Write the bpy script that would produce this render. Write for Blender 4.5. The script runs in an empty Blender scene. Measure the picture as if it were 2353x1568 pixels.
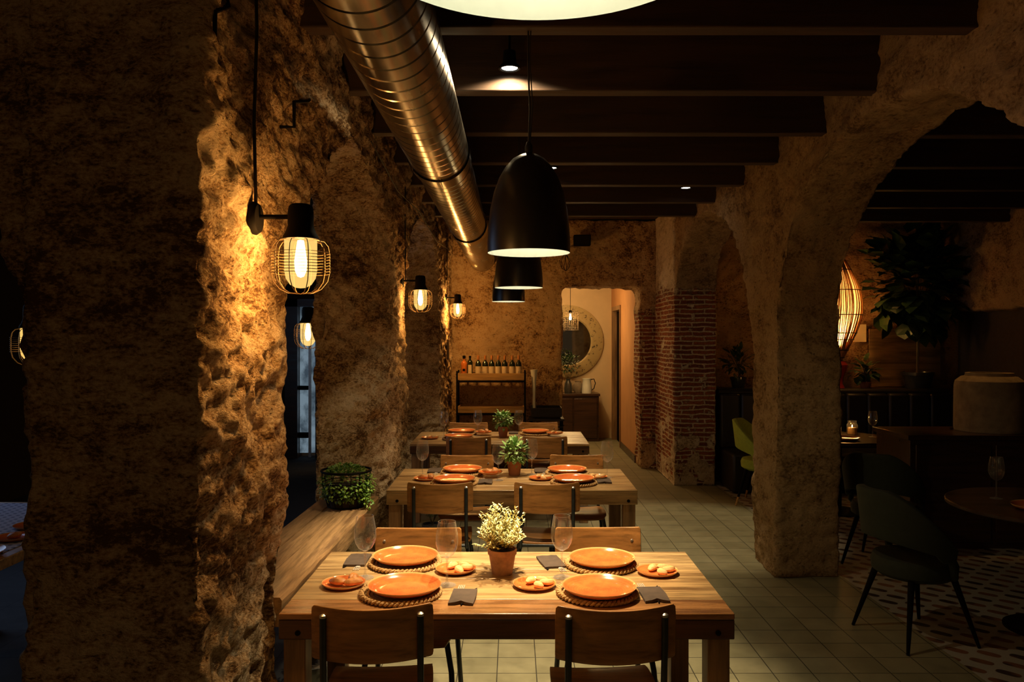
import bpy, bmesh, math, random
import numpy as np
from mathutils import Vector, Matrix, Euler
C = bpy.context.scene.collection
PI = math.pi
# ------------------------------------------------------------------ camera, world, exposure
EYE = 1.75
cd = bpy.data.cameras.new('camera'); cam = bpy.data.objects.new('camera', cd); C.objects.link(cam)
cam.location = (0, 0, EYE); cam.rotation_euler = (PI/2, 0, 0)
cd.sensor_width = 36; cd.lens = 36*1800/2353; cd.shift_x = -3.5/2353; cd.shift_y = -9/2353; cd.clip_start = .05
bpy.context.scene.camera = cam
sc = bpy.context.scene
sc.view_settings.view_transform = 'Standard'; sc.view_settings.look = 'None'
sc.view_settings.gamma = 1; sc.view_settings.use_curve_mapping = False
sc.view_settings.exposure = 0.0
W = bpy.data.worlds.new('world'); sc.world = W; W.use_nodes = True
W.node_tree.nodes['Background'].inputs[0].default_value = (1, .62, .30, 1)
W.node_tree.nodes['Background'].inputs[1].default_value = .026

WARM = (1, .46, .11); TABLE = (1, .76, .44); SPOTC = (1, .78, .46); BLUE = (.45, .62, 1)
def light(kind, name, loc, energy, color, size=.04, spot=80, blend=.6, rot=(0, 0, 0), parent=None):
    l = bpy.data.lights.new(name, kind); l.energy = energy; l.color = color
    if kind == 'AREA': l.shape = 'RECTANGLE'; l.size = size[0]; l.size_y = size[1]
    else: l.shadow_soft_size = size
    if kind == 'SPOT': l.spot_size = math.radians(spot); l.spot_blend = blend
    o = bpy.data.objects.new(name, l); C.objects.link(o); o.location = loc; o.rotation_euler = rot
    if parent: o.parent = parent
    return o
# bluish dusk light for the left side room, from an added window out of view
light('AREA', 'dusk_fill', (-4.3, 5.6, 1.9), 9, BLUE, (2.2, 1.8), rot=(0, -PI/2, 0))

# ------------------------------------------------------------------ small maths
def at(px, py, z):                     # the spot at height z seen at a place of the photo
    d = (EYE-z)*1800/(py-775); return ((px-1180)*d/1800, d, z)
def hsh(ix, iy, iz, s):
    h = (ix*374761393 + iy*668265263 + iz*2147483647 + s*974634777) & 0xffffffff
    h = ((h ^ (h >> 13))*1274126177) & 0xffffffff
    h = ((h ^ (h >> 16))*2246822519) & 0xffffffff
    return ((h ^ (h >> 15)) & 0xffffff)/float(0xffffff)
def vn(p, s=0):                        # value noise -1..1
    i = np.floor(p).astype(np.int64); f = p-i; f = f*f*(3-2*f); r = 0
    for dx in (0, 1):
        for dy in (0, 1):
            for dz in (0, 1):
                w = (f[:, 0] if dx else 1-f[:, 0])*(f[:, 1] if dy else 1-f[:, 1])*(f[:, 2] if dz else 1-f[:, 2])
                r = r + w*hsh(i[:, 0]+dx, i[:, 1]+dy, i[:, 2]+dz, s)
    return r*2-1

# ------------------------------------------------------------------ materials
def mat(name):
    m = bpy.data.materials.new(name); m.use_nodes = True; nt = m.node_tree
    return m, nt, nt.nodes['Principled BSDF']
def nd(nt, typ, **kw):
    n = nt.nodes.new(typ)
    for k, v in kw.items():
        if k[0] == '_': n.inputs[k[1:].replace('_', ' ')].default_value = v
        else: setattr(n, k, v)
    return n
def lk(nt, a, b): nt.links.new(a, b)
def ramp(nt, src, stops):
    r = nt.nodes.new('ShaderNodeValToRGB'); e = r.color_ramp.elements
    while len(e) < len(stops): e.new(.5)
    for k, (p, c) in enumerate(stops):
        e[k].position = p; e[k].color = (c[0], c[1], c[2], 1) if isinstance(c, tuple) else (c, c, c, 1)
    lk(nt, src, r.inputs[0]); return r.outputs[0]
def coords(nt, scale=(1, 1, 1), src='Object', loc=(0, 0, 0), rot=(0, 0, 0)):
    t = nt.nodes.new('ShaderNodeTexCoord'); m = nt.nodes.new('ShaderNodeMapping')
    m.inputs['Scale'].default_value = scale; m.inputs['Location'].default_value = loc; m.inputs['Rotation'].default_value = rot
    lk(nt, t.outputs[src], m.inputs[0]); return m.outputs[0]
def noise(nt, vec, scale, detail=4, rough=.6):
    n = nd(nt, 'ShaderNodeTexNoise', _Scale=scale, _Detail=detail, _Roughness=rough)
    lk(nt, vec, n.inputs['Vector']); return n.outputs[0]
def mixc(nt, fac, a, b, blend='MIX'):
    m = nt.nodes.new('ShaderNodeMix'); m.data_type = 'RGBA'; m.blend_type = blend
    for s, k in ((fac, 0), (a, 6), (b, 7)):
        if isinstance(s, (int, float)): m.inputs[k].default_value = s
        elif isinstance(s, tuple): m.inputs[k].default_value = (s[0], s[1], s[2], 1)
        else: lk(nt, s, m.inputs[k])
    return m.outputs[2]
def math_(nt, op, a, b=0, c=0):
    m = nt.nodes.new('ShaderNodeMath'); m.operation = op
    for k, s in enumerate((a, b, c)):
        if isinstance(s, (int, float)): m.inputs[k].default_value = s
        else: lk(nt, s, m.inputs[k])
    return m.outputs[0]
def bump(nt, h, b, strength, dist, prev=None):
    n = nd(nt, 'ShaderNodeBump', _Strength=strength, _Distance=dist); lk(nt, h, n.inputs['Height'])
    if prev is not None: lk(nt, prev, n.inputs['Normal'])
    if b is not None: lk(nt, n.outputs[0], b.inputs['Normal'])
    return n.outputs[0]
def simple(name, col, rough=.5, metal=0, spec=.5, var=.15, vs=30, bmp=0, emit=0, ecol=None, coat=0):
    m, nt, b = mat(name)
    n = noise(nt, coords(nt), vs, 3)
    c2 = tuple(max(0, x*(1-var)) for x in col); c1 = tuple(min(1, x*(1+var)) for x in col)
    lk(nt, ramp(nt, n, [(.3, c2), (.7, c1)]), b.inputs['Base Color'])
    b.inputs['Roughness'].default_value = rough; b.inputs['Metallic'].default_value = metal
    b.inputs['Specular IOR Level'].default_value = spec; b.inputs['Coat Weight'].default_value = coat
    if bmp: bump(nt, n, b, bmp, .002)
    if emit:
        b.inputs['Emission Color'].default_value = (*(ecol or col), 1); b.inputs['Emission Strength'].default_value = emit
    return m
def stone_mat(name, dark, mid, pale, streak=2.2, bd=.03, thr=.5, fine=1.0, brick=None):
    m, nt, b = mat(name)
    v = coords(nt, (1, 1, streak))
    big = noise(nt, v, 1.7, 3); med = noise(nt, v, 9*fine, 6, .7); fin = noise(nt, v, 42*fine, 5, .72)
    pit = nd(nt, 'ShaderNodeTexVoronoi', _Scale=26*fine); w = mixc(nt, .12, v, nd_color(nt, v)); lk(nt, w, pit.inputs['Vector'])
    pv = ramp(nt, pit.outputs['Distance'], [(.0, 0.0), (.28, 1.0)])
    pm = ramp(nt, noise(nt, v, 17*fine, 5, .75), [(.44, 0.0), (.52, 1.0)])
    pitm = math_(nt, 'MAXIMUM', pv, pm)
    a = math_(nt, 'ADD', math_(nt, 'MULTIPLY', big, .5), math_(nt, 'MULTIPLY', med, .5))
    a = math_(nt, 'ADD', math_(nt, 'MULTIPLY', a, .62), math_(nt, 'MULTIPLY', fin, .38))
    col = ramp(nt, a, [(thr-.065, dark), (thr-.015, mid), (thr+.055, pale)])
    col = mixc(nt, pitm, tuple(x*.55 for x in dark), col)
    h = math_(nt, 'ADD', math_(nt, 'MULTIPLY', med, .6), math_(nt, 'MULTIPLY', fin, .28))
    h = math_(nt, 'ADD', h, math_(nt, 'MULTIPLY', pitm, .13))
    if brick:
        x0, y0, ztop = brick
        sx = nt.nodes.new('ShaderNodeSeparateXYZ'); lk(nt, coords(nt), sx.inputs[0])
        wob = noise(nt, coords(nt), 5, 3)
        u = math_(nt, 'ADD', sx.outputs[0], sx.outputs[1])
        z = math_(nt, 'ADD', sx.outputs[2], math_(nt, 'MULTIPLY', wob, .045))
        cx = nt.nodes.new('ShaderNodeCombineXYZ'); lk(nt, u, cx.inputs[0]); lk(nt, z, cx.inputs[1])
        br = nd(nt, 'ShaderNodeTexBrick', _Scale=1.0, _Mortar_Size=.011, _Mortar_Smooth=.35, _Brick_Width=.27, _Row_Height=.054)
        br.inputs['Color1'].default_value = (.36, .11, .035, 1); br.inputs['Color2'].default_value = (.20, .06, .025, 1)
        br.inputs['Mortar'].default_value = (.62, .48, .30, 1); lk(nt, cx.outputs[0], br.inputs['Vector'])
        bc = mixc(nt, .75, br.outputs['Color'], ramp(nt, fin, [(.3, .35), (.65, 1.3)]), 'MULTIPLY')
        # brick shows below ztop, where no plaster patch is left
        k1 = ramp(nt, math_(nt, 'ADD', math_(nt, 'SUBTRACT', ztop, sx.outputs[2]), math_(nt, 'MULTIPLY', med, .7)), [(.30, 0.0), (.36, 1.0)])
        low = math_(nt, 'MULTIPLY', math_(nt, 'SUBTRACT', .75, sx.outputs[2]), .28)
        low = math_(nt, 'MAXIMUM', low, 0.0)
        k2 = ramp(nt, math_(nt, 'ADD', noise(nt, coords(nt), 6, 4, .6), low), [(.60, 1.0), (.63, 0.0)])
        k3 = ramp(nt, math_(nt, 'SUBTRACT', sx.outputs[0], x0), [(.0, 0.0), (.05, 1.0)])
        k = math_(nt, 'MULTIPLY', math_(nt, 'MULTIPLY', k1, k2), k3)
        col = mixc(nt, k, col, bc)
        hb = math_(nt, 'ADD', math_(nt, 'MULTIPLY', fin, .3), math_(nt, 'MULTIPLY', math_(nt, 'SUBTRACT', 1.0, br.outputs['Fac']), -.5))
        h = math_(nt, 'ADD', math_(nt, 'MULTIPLY', h, math_(nt, 'SUBTRACT', 1.0, k)), math_(nt, 'MULTIPLY', hb, k))
    lk(nt, col, b.inputs['Base Color']); b.inputs['Roughness'].default_value = .95; b.inputs['Specular IOR Level'].default_value = .12
    bump(nt, h, b, 1.0, bd)
    return m
def nd_color(nt, v):
    n = nd(nt, 'ShaderNodeTexNoise', _Scale=7.0, _Detail=3.0); lk(nt, v, n.inputs['Vector']); return n.outputs[1]
def wood_mat(name, cols, axis='X', rough=.4, scale=1.0, island=True, bd=.003, dark=(.05, .025, .01), coat=0, knots=True):
    m, nt, b = mat(name)
    s = {'X': (1.4, 16, 16), 'Y': (16, 1.4, 16), 'Z': (16, 16, 1.4)}[axis]
    g = nt.nodes.new('ShaderNodeNewGeometry')
    t = nt.nodes.new('ShaderNodeTexCoord'); mp = nt.nodes.new('ShaderNodeMapping'); mp.inputs['Scale'].default_value = tuple(x*scale for x in s)
    lk(nt, t.outputs['Object'], mp.inputs[0])
    va = nd(nt, 'ShaderNodeVectorMath', operation='ADD'); lk(nt, mp.outputs[0], va.inputs[0])
    cb = nt.nodes.new('ShaderNodeCombineXYZ'); r9 = math_(nt, 'MULTIPLY', g.outputs['Random Per Island'], 37.0)
    for k in range(3): lk(nt, r9, cb.inputs[k])
    lk(nt, cb.outputs[0], va.inputs[1]); v = va.outputs[0]
    n1 = noise(nt, v, 1.6, 6, .65); n2 = noise(nt, v, .35, 3, .5)
    if island: base = ramp(nt, g.outputs['Random Per Island'], [(k/max(1, len(cols)-1), c) for k, c in enumerate(cols)])
    else: base = ramp(nt, n2, [(.3+.4*k/max(1, len(cols)-1), c) for k, c in enumerate(cols)])
    col = mixc(nt, .8, base, ramp(nt, n1, [(.28, .25), (.5, .85), (.68, 1.25)]), 'MULTIPLY')
    if knots:
        st = ramp(nt, noise(nt, v, .55, 5, .65), [(.36, 1.0), (.50, 0.0)]); col = mixc(nt, math_(nt, 'MULTIPLY', st, .7), col, dark)
    lk(nt, col, b.inputs['Base Color']); b.inputs['Coat Weight'].default_value = coat; b.inputs['Coat Roughness'].default_value = .25
    lk(nt, ramp(nt, n1, [(.3, rough*.75), (.7, min(1, rough*1.3))]), b.inputs['Roughness'])
    bump(nt, n1, b, .6, bd)
    return m
def emit_mat(name, col, strength):
    m, nt, b = mat(name); nt.nodes.remove(b)
    e = nd(nt, 'ShaderNodeEmission', _Color=(*col, 1), _Strength=strength); lk(nt, e.outputs[0], nt.nodes['Material Output'].inputs[0]); return m
def thin_glass(name, tint=(.95, .95, .95), refl=.8):
    m, nt, b = mat(name); nt.nodes.remove(b)
    t = nd(nt, 'ShaderNodeBsdfTransparent', _Color=(*tint, 1)); g = nd(nt, 'ShaderNodeBsdfGlossy', _Roughness=.03)
    lw = nd(nt, 'ShaderNodeLayerWeight', _Blend=.25); x = nt.nodes.new('ShaderNodeMixShader')
    f = math_(nt, 'ADD', math_(nt, 'MULTIPLY', math_(nt, 'POWER', lw.outputs['Facing'], 2.2), refl*1.25), .13)
    lk(nt, f, x.inputs[0]); lk(nt, t.outputs[0], x.inputs[1]); df = nd(nt, 'ShaderNodeBsdfDiffuse', _Color=(.8, .74, .66, 1)); y = nt.nodes.new('ShaderNodeMixShader'); y.inputs[0].default_value = .30; lk(nt, g.outputs[0], y.inputs[1]); lk(nt, df.outputs[0], y.inputs[2])  # pale diffuse share stands in for haze and lit edges on the glass
    lk(nt, y.outputs[0], x.inputs[2]); lk(nt, x.outputs[0], nt.nodes['Material Output'].inputs[0]); return m
def frosted(name, col, strength, alpha):
    m, nt, b = mat(name); nt.nodes.remove(b)
    t = nt.nodes.new('ShaderNodeBsdfTransparent'); e = nd(nt, 'ShaderNodeEmission', _Color=(*col, 1), _Strength=strength)
    x = nt.nodes.new('ShaderNodeMixShader'); x.inputs[0].default_value = alpha
    lk(nt, t.outputs[0], x.inputs[1]); lk(nt, e.outputs[0], x.inputs[2]); lk(nt, x.outputs[0], nt.nodes['Material Output'].inputs[0]); return m
def leaf_mat(name, c1, c2, rough=.45):
    m, nt, b = mat(name); g = nt.nodes.new('ShaderNodeNewGeometry')
    lk(nt, ramp(nt, g.outputs['Random Per Island'], [(0, c1), (1, c2)]), b.inputs['Base Color'])
    b.inputs['Roughness'].default_value = rough
    return m
M = {}
M['stone_l'] = stone_mat('rubble stone left', (.14, .075, .033), (.46, .30, .15), (.74, .58, .38), 1.8, .05, .50, fine=1.3)
M['stone_b'] = stone_mat('rubble stone back', (.15, .075, .03), (.50, .31, .14), (.64, .46, .26), 1.2, .045, .485, brick=(1.62, 0, 2.05))
M['stone_far'] = stone_mat('rubble wall right room', (.13, .065, .03), (.40, .23, .10), (.52, .34, .18), 1.6, .045, .485)
M['stone_r'] = stone_mat('rough plaster right', (.14, .085, .038), (.29, .19, .09), (.40, .28, .15), 1.3, .03, .48)
M['stone_p'] = stone_mat('brick pier', (.22, .155, .085), (.44, .33, .19), (.66, .54, .36), 1.3, .022, .46, brick=(-9, 0, 2.3))
M['plaster'] = simple('cream plaster', (.72, .55, .32), .9, var=.06, vs=3)
M['orange_plaster'] = simple('terracotta plaster', (.55, .27, .10), .9, var=.08, vs=3)
M['darkwall'] = simple('dark wall paint', (.05, .035, .022), .9)
M['beam'] = wood_mat('dark beam wood', [(.038, .018, .008), (.055, .026, .011)], 'X', .7, island=True, bd=.004, dark=(.03, .015, .008))
M['ceil'] = wood_mat('ceiling boards', [(.05, .028, .014), (.07, .036, .018)], 'Y', .8, dark=(.02, .01, .006))
M['table'] = wood_mat('reclaimed table wood', [(.24, .11, .035), (.60, .41, .19), (.36, .19, .065), (.70, .50, .25)], 'X', .33, scale=1.7, dark=(.13, .06, .02), coat=.25)
M['table_edge'] = wood_mat('red brown table wood', [(.34, .15, .05), (.42, .20, .07)], 'X', .28, scale=1.6, dark=(.08, .03, .012), coat=.5)
M['apron_shade'] = wood_mat('shade dark apron wood', [(.085, .033, .011), (.12, .05, .018)], 'X', .35, scale=1.6, dark=(.03, .012, .005), coat=.3)  # unlit look of the apron is put into this wood colour
M['table_leg'] = wood_mat('table leg wood', [(.30, .16, .065), (.38, .21, .09)], 'Z', .5, dark=(.1, .05, .02))
M['sill'] = wood_mat('sill wood', [(.36, .205, .085), (.46, .28, .125)], 'Y', .6, scale=1.8, dark=(.14, .07, .03), bd=.006)
M['ply'] = wood_mat('plywood', [(.37, .15, .037), (.46, .21, .056)], 'X', .38, scale=1.5, island=False, dark=(.2, .09, .03), coat=.2, bd=.0005, knots=False)
M['steel'] = simple('dark painted steel tube', (.045, .05, .055), .35, .6)
M['blackm'] = simple('black enamel', (.012, .011, .010), .32)
M['blackmatt'] = simple('black matt metal', (.005, .004, .0035), .7, spec=.08)
M['enamel'] = simple('white enamel', (.82, .84, .74), .4, var=.03)
M['chrome'] = simple('polished metal', (.78, .75, .70), .38, 1)
M['cutlery'] = simple('brushed steel cutlery', (.85, .80, .72), .35, .55)
M['brass'] = simple('brass', (.75, .48, .18), .3, 1)
M['wire'] = simple('brass cage wire', (.085, .05, .02), .55, .2, spec=.2)
M['cable'] = simple('black cable', (.015, .012, .01), .6)
M['glass'] = thin_glass('clear glass')
M['terracotta'] = simple('clay pot', (.40, .20, .10), .85, var=.35, vs=18, bmp=.4)
M['clay2'] = simple('smooth clay pot', (.40, .15, .06), .8, var=.12)
M['soil'] = simple('soil', (.03, .02, .012), 1)
M['napkin'] = simple('dark brown paper', (.075, .048, .032), .85, var=.2)
M['rope'] = simple('braided seagrass', (.46, .27, .10), .85, var=.4, vs=90, bmp=.6)
M['bread'] = simple('bread crumb', (.66, .40, .15), .7, var=.25, vs=40, bmp=.5)
M['crust'] = simple('baked crust', (.50, .20, .05), .5, var=.4, vs=30, bmp=.5)
M['leaf_pale'] = leaf_mat('pale yellow needles', (.66, .62, .24), (.88, .82, .42))
M['leaf_green'] = leaf_mat('fresh green leaf', (.16, .34, .07), (.38, .58, .22))
M['leaf_ivy'] = leaf_mat('ivy leaf', (.05, .17, .02), (.30, .48, .07))
M['leaf_dark'] = leaf_mat('dark green leaf', (.012, .035, .012), (.05, .10, .03), .35)
M['stem'] = simple('stem', (.12, .09, .04), .8)
M['bottle'] = simple('dark bottle glass', (.012, .018, .010), .12, coat=.6)
M['amber'] = simple('orange liqueur', (.55, .16, .03), .2)
M['label'] = simple('paper label', (.62, .50, .32), .8, var=.08)
M['stonejar'] = simple('stoneware', (.34, .27, .18), .9, var=.25, vs=12, bmp=.5)
M['redclay'] = simple('red glazed ceramic', (.42, .035, .015), .35)
def liner_mat():
    m, nt, b = mat('translucent shade lining'); nt.nodes.remove(b); t = nd(nt, 'ShaderNodeBsdfTranslucent', _Color=(.8, .6, .35, 1)); u = nd(nt, 'ShaderNodeBsdfTransparent', _Color=(1, .9, .7, 1)); x = nt.nodes.new('ShaderNodeMixShader'); x.inputs[0].default_value = .2
    lk(nt, t.outputs[0], x.inputs[1]); lk(nt, u.outputs[0], x.inputs[2]); lk(nt, x.outputs[0], nt.nodes['Material Output'].inputs[0]); return m
M['liner'] = liner_mat()
M['reed'] = simple('rattan reed', (.50, .22, .06), .6, var=.3)
M['velvet_green'] = simple('lime velvet', (.34, .42, .045), .8, var=.12)
M['velvet_dark'] = simple('dark green velvet', (.018, .024, .013), .85)
M['leather'] = simple('black leather', (.016, .013, .012), .45)
M['darkwood'] = wood_mat('dark stained wood', [(.05, .022, .010), (.07, .03, .013)], 'X', .35, dark=(.02, .01, .005), coat=.3)
M['traywood'] = wood_mat('tray wood', [(.42, .25, .085), (.48, .29, .10)], 'X', .5, dark=(.2, .1, .04))
M['boards'] = wood_mat('wall boards', [(.20, .11, .045), (.30, .18, .08)], 'X', .6)
M['pottery_grey'] = simple('dark glazed pot', (.05, .05, .045), .25, coat=.5)
M['canvas'] = simple('cream paper', (.75, .62, .38), .9, var=.03)
M['bulb'] = emit_mat('bulb filament glow', (1, .72, .30), 30)
M['bulb_white'] = emit_mat('white bulb', (1, .92, .72), 6)
M['spot_face'] = emit_mat('spot lens', (1, .92, .75), 14)
M['frost'] = frosted('amber lit glass', (1, .62, .16), 1.5, .42)
def plate_mat(rr=.143):
    m, nt, b = mat('orange reactive glaze'); v = coords(nt)
    ln = nd(nt, 'ShaderNodeVectorMath', operation='LENGTH'); mp = coords(nt, (1, 1, 0)); lk(nt, mp, ln.inputs[0])
    wv = math_(nt, 'SINE', math_(nt, 'MULTIPLY', ln.outputs['Value'], 620.0))
    n = noise(nt, v, 14, 4)
    c = ramp(nt, math_(nt, 'ADD', n, math_(nt, 'MULTIPLY', wv, .04)), [(.3, (.56, .11, .03)), (.7, (.76, .21, .05))])
    rim = ramp(nt, ln.outputs['Value'], [(rr*.955, 0.0), (rr*.972, 1.0)])
    c = mixc(nt, rim, c, (.72, .42, .16))
    lk(nt, c, b.inputs['Base Color']); b.inputs['Roughness'].default_value = .16; b.inputs['Coat Weight'].default_value = .4
    return m
M['plate'] = plate_mat(); M['plate_small'] = plate_mat(.087)
def duct_mat():
    m, nt, b = mat('galvanised duct'); v = coords(nt, (1, .25, 1))
    n = noise(nt, v, 9, 4)
    lk(nt, ramp(nt, n, [(.3, (.34, .31, .26)), (.7, (.52, .48, .41))]), b.inputs['Base Color'])
    b.inputs['Metallic'].default_value = 1; lk(nt, ramp(nt, n, [(.3, .17), (.7, .30)]), b.inputs['Roughness']); return m
M['duct'] = duct_mat()
def floor_mat(name, ca, cb, mort, rough, tx=.205, ty=.2):
    m, nt, b = mat(name)
    br = nd(nt, 'ShaderNodeTexBrick', offset=0.0, squash=1.0, _Scale=1.0, _Mortar_Size=.003, _Mortar_Smooth=.2, _Brick_Width=tx, _Row_Height=ty)
    br.inputs['Color1'].default_value = (*ca, 1); br.inputs['Color2'].default_value = (*cb, 1); br.inputs['Mortar'].default_value = (*mort, 1)
    lk(nt, coords(nt, loc=(20*tx+.086, 0.123, 0)), br.inputs['Vector'])
    n = noise(nt, coords(nt), 6, 6, .7)
    lk(nt, mixc(nt, .7, br.outputs['Color'], ramp(nt, n, [(.25, .6), (.7, 1.2)]), 'MULTIPLY'), b.inputs['Base Color'])
    lk(nt, ramp(nt, n, [(.3, rough), (.7, min(1, rough*1.5))]), b.inputs['Roughness'])
    h = math_(nt, 'ADD', math_(nt, 'MULTIPLY', br.outputs['Fac'], -.8), math_(nt, 'MULTIPLY', n, .2)); bump(nt, h, b, .6, .004)
    return m
M['floor'] = floor_mat('olive grey tiles', (.27, .245, .145), (.23, .21, .12), (.05, .045, .03), .42)
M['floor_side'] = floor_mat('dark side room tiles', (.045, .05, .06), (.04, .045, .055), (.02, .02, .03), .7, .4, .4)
def pattern_floor():
    m, nt, b = mat('patterned cement tiles'); s = nt.nodes.new('ShaderNodeSeparateXYZ'); lk(nt, coords(nt), s.inputs[0])
    u = math_(nt, 'ADD', s.outputs[0], s.outputs[1]); w = math_(nt, 'SUBTRACT', s.outputs[0], s.outputs[1])
    k = 2*PI/.2
    a = math_(nt, 'MULTIPLY', math_(nt, 'SINE', math_(nt, 'MULTIPLY', u, k)), math_(nt, 'SINE', math_(nt, 'MULTIPLY', w, k/2)))
    d = ramp(nt, a, [(.22, 0.0), (.28, 1.0)])
    n = noise(nt, coords(nt), 5, 2)
    dk = ramp(nt, n, [(.45, (.05, .03, .02)), (.55, (.20, .09, .04))])
    lk(nt, mixc(nt, d, (.36, .335, .28), dk), b.inputs['Base Color']); b.inputs['Roughness'].default_value = .45; return m
M['pattern'] = pattern_floor()
def cloth_mat():
    m, nt, b = mat('blue patterned runner'); v = coords(nt, (14, 14, 14)); vo = nd(nt, 'ShaderNodeTexVoronoi', _Scale=1.6, _Randomness=0.0); lk(nt, v, vo.inputs[0])
    lk(nt, ramp(nt, vo.outputs['Distance'], [(.2, (.05, .08, .22)), (.3, (.42, .48, .70))]), b.inputs['Base Color']); b.inputs['Roughness'].default_value = .9; return m
M['runner'] = cloth_mat()
def pane_mat():
    m, nt, b = mat('street window at dusk'); s = nt.nodes.new('ShaderNodeSeparateXYZ'); lk(nt, coords(nt), s.inputs[0])
    n = noise(nt, coords(nt, (3, 1, 2.2)), 2, 4)
    c = ramp(nt, n, [(.35, (.03, .045, .06)), (.6, (.13, .18, .22))])
    b.inputs['Base Color'].default_value = (.02, .02, .03, 1); b.inputs['Roughness'].default_value = .15
    lk(nt, c, b.inputs['Emission Color']); b.inputs['Emission Strength'].default_value = 1.1; return m
M['pane'] = pane_mat()
def mirror_frame():
    m, nt, b = mat('speckled mirror frame'); n = noise(nt, coords(nt), 16, 5, .75)
    lk(nt, ramp(nt, n, [(.38, (.06, .045, .02)), (.44, (.50, .38, .17))]), b.inputs['Base Color']); b.inputs['Roughness'].default_value = .5; return m
M['mframe'] = mirror_frame()
M['mirror'] = simple('mirror glass', (.75, .75, .72), .03, 1, var=.01)

# ------------------------------------------------------------------ mesh helpers
class B:
    def __init__(s): s.v = []; s.f = []
    def add(s, v, f):
        o = len(s.v); s.v += [tuple(p) for p in v]; s.f += [tuple(i+o for i in q) for q in f]; return s
    def box(s, x0, x1, y0, y1, z0, z1):
        v = [(x, y, z) for z in (z0, z1) for y in (y0, y1) for x in (x0, x1)]
        return s.add(v, [(0, 2, 3, 1), (4, 5, 7, 6), (0, 1, 5, 4), (2, 6, 7, 3), (0, 4, 6, 2), (1, 3, 7, 5)])
    def lathe(s, prof, seg=32, c=(0, 0, 0), cap=True, sx=1, sy=1):
        v = []; f = []; n = len(prof)
        for r, z in prof:
            for k in range(seg):
                a = 2*PI*k/seg; v.append((c[0]+r*sx*math.cos(a), c[1]+r*sy*math.sin(a), c[2]+z))
        for i in range(n-1):
            for k in range(seg): f.append((i*seg+k, i*seg+(k+1) % seg, (i+1)*seg+(k+1) % seg, (i+1)*seg+k))
        if cap:
            f.append(tuple(reversed(range(seg)))); f.append(tuple(range((n-1)*seg, n*seg)))
        return s.add(v, f)
    def tube(s, pts, r, seg=8, closed=False, flat=1.0):
        P = [Vector(p) for p in pts]; n = len(P); v = []; f = []; up = None
        rs = r if isinstance(r, (list, tuple)) else [r]*n
        for i in range(n):
            a = P[(i-1) % n] if (closed or i > 0) else P[i]; b = P[(i+1) % n] if (closed or i < n-1) else P[i]
            t = (b-a).normalized()
            if up is None: up = t.orthogonal().normalized()
            up = (up-t*up.dot(t)).normalized(); w = t.cross(up)
            for k in range(seg):
                q = 2*PI*k/seg; v.append(P[i]+up*math.cos(q)*rs[i]+w*math.sin(q)*rs[i]*flat)
        for i in range(n if closed else n-1):
            j = (i+1) % n
            for k in range(seg): f.append((i*seg+k, i*seg+(k+1) % seg, j*seg+(k+1) % seg, j*seg+k))
        if not closed: f.append(tuple(reversed(range(seg)))); f.append(tuple(range((n-1)*seg, n*seg)))
        return s.add(v, f)
    def loft(s, A, Bp):
        n = len(A); f = [(i, (i+1) % n, n+(i+1) % n, n+i) for i in range(n)]; f += [tuple(reversed(range(n))), tuple(range(n, 2*n))]
        return s.add(list(A)+list(Bp), f)
    def leaf(s, p, d, nrm, L, w, bend=.2):
        p = Vector(p); d = Vector(d).normalized(); nrm = Vector(nrm); side = d.cross(nrm)
        if side.length < 1e-4: side = d.orthogonal()
        side.normalize(); up = side.cross(d)
        q = lambda a, b_, h: p+d*L*a+side*w*b_+up*L*h
        v = [q(0, 0, 0), q(.35, .5, .04), q(.35, 0, .10*bend*2), q(.35, -.5, .04), q(.72, .38, -.02), q(.72, 0, .02), q(.72, -.38, -.02), q(1, 0, -bend)]
        return s.add(v, [(0, 1, 2), (0, 2, 3), (1, 4, 5, 2), (2, 5, 6, 3), (4, 7, 5), (5, 7, 6)])
    def mesh(s, name, smooth=True):
        me = bpy.data.meshes.new(name); me.from_pydata(s.v, [], s.f)
        bm = bmesh.new(); bm.from_mesh(me); bmesh.ops.recalc_face_normals(bm, faces=bm.faces); bm.to_mesh(me); bm.free()
        if smooth:
            me.shade_smooth()
            try: me.set_sharp_from_angle(angle=math.radians(38))
            except Exception: pass
        return me
    def obj(s, name, m, parent=None, bevel=0, loc=None, rot=None, smooth=True, solid=0, sub=0):
        o = bpy.data.objects.new(name, s.mesh(name, smooth)); C.objects.link(o)
        o.data.materials.append(M[m] if isinstance(m, str) else m)
        if parent is not None: o.parent = parent
        if loc: o.location = loc
        if rot: o.rotation_euler = rot
        if solid: k = o.modifiers.new('s', 'SOLIDIFY'); k.thickness = solid; k.offset = 0
        if bevel: k = o.modifiers.new('b', 'BEVEL'); k.width = bevel; k.segments = 2; k.limit_method = 'ANGLE'
        if sub: k = o.modifiers.new('u', 'SUBSURF'); k.levels = sub; k.render_levels = sub
        return o
def tag(o, label, cat, group=None, kind=None):
    o['label'] = label; o['category'] = cat
    if group: o['group'] = group
    if kind: o['kind'] = kind
    return o
def thing(name, label, cat, loc=(0, 0, 0), rz=0, group=None):
    o = bpy.data.objects.new(name, None); C.objects.link(o); o.empty_display_size = .1; o.location = loc; o.rotation_euler = (0, 0, rz)
    return tag(o, label, cat, group)
def kids(o): return [c for c in C.objects if c.parent == o]
def dup(root, loc, rz=0, label=None, group=None, rot=None):
    def cp(o, par):
        c = o.copy(); C.objects.link(c); c.parent = par
        for ch in kids(o): cp(ch, c)
        return c
    r = cp(root, None); r.location = loc; r.rotation_euler = rot if rot else (0, 0, rz)
    if label: r['label'] = label
    if group: r['group'] = group
    return r
def struct(o, parent=None):
    if parent is None: o['kind'] = 'structure'
    return o
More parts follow.
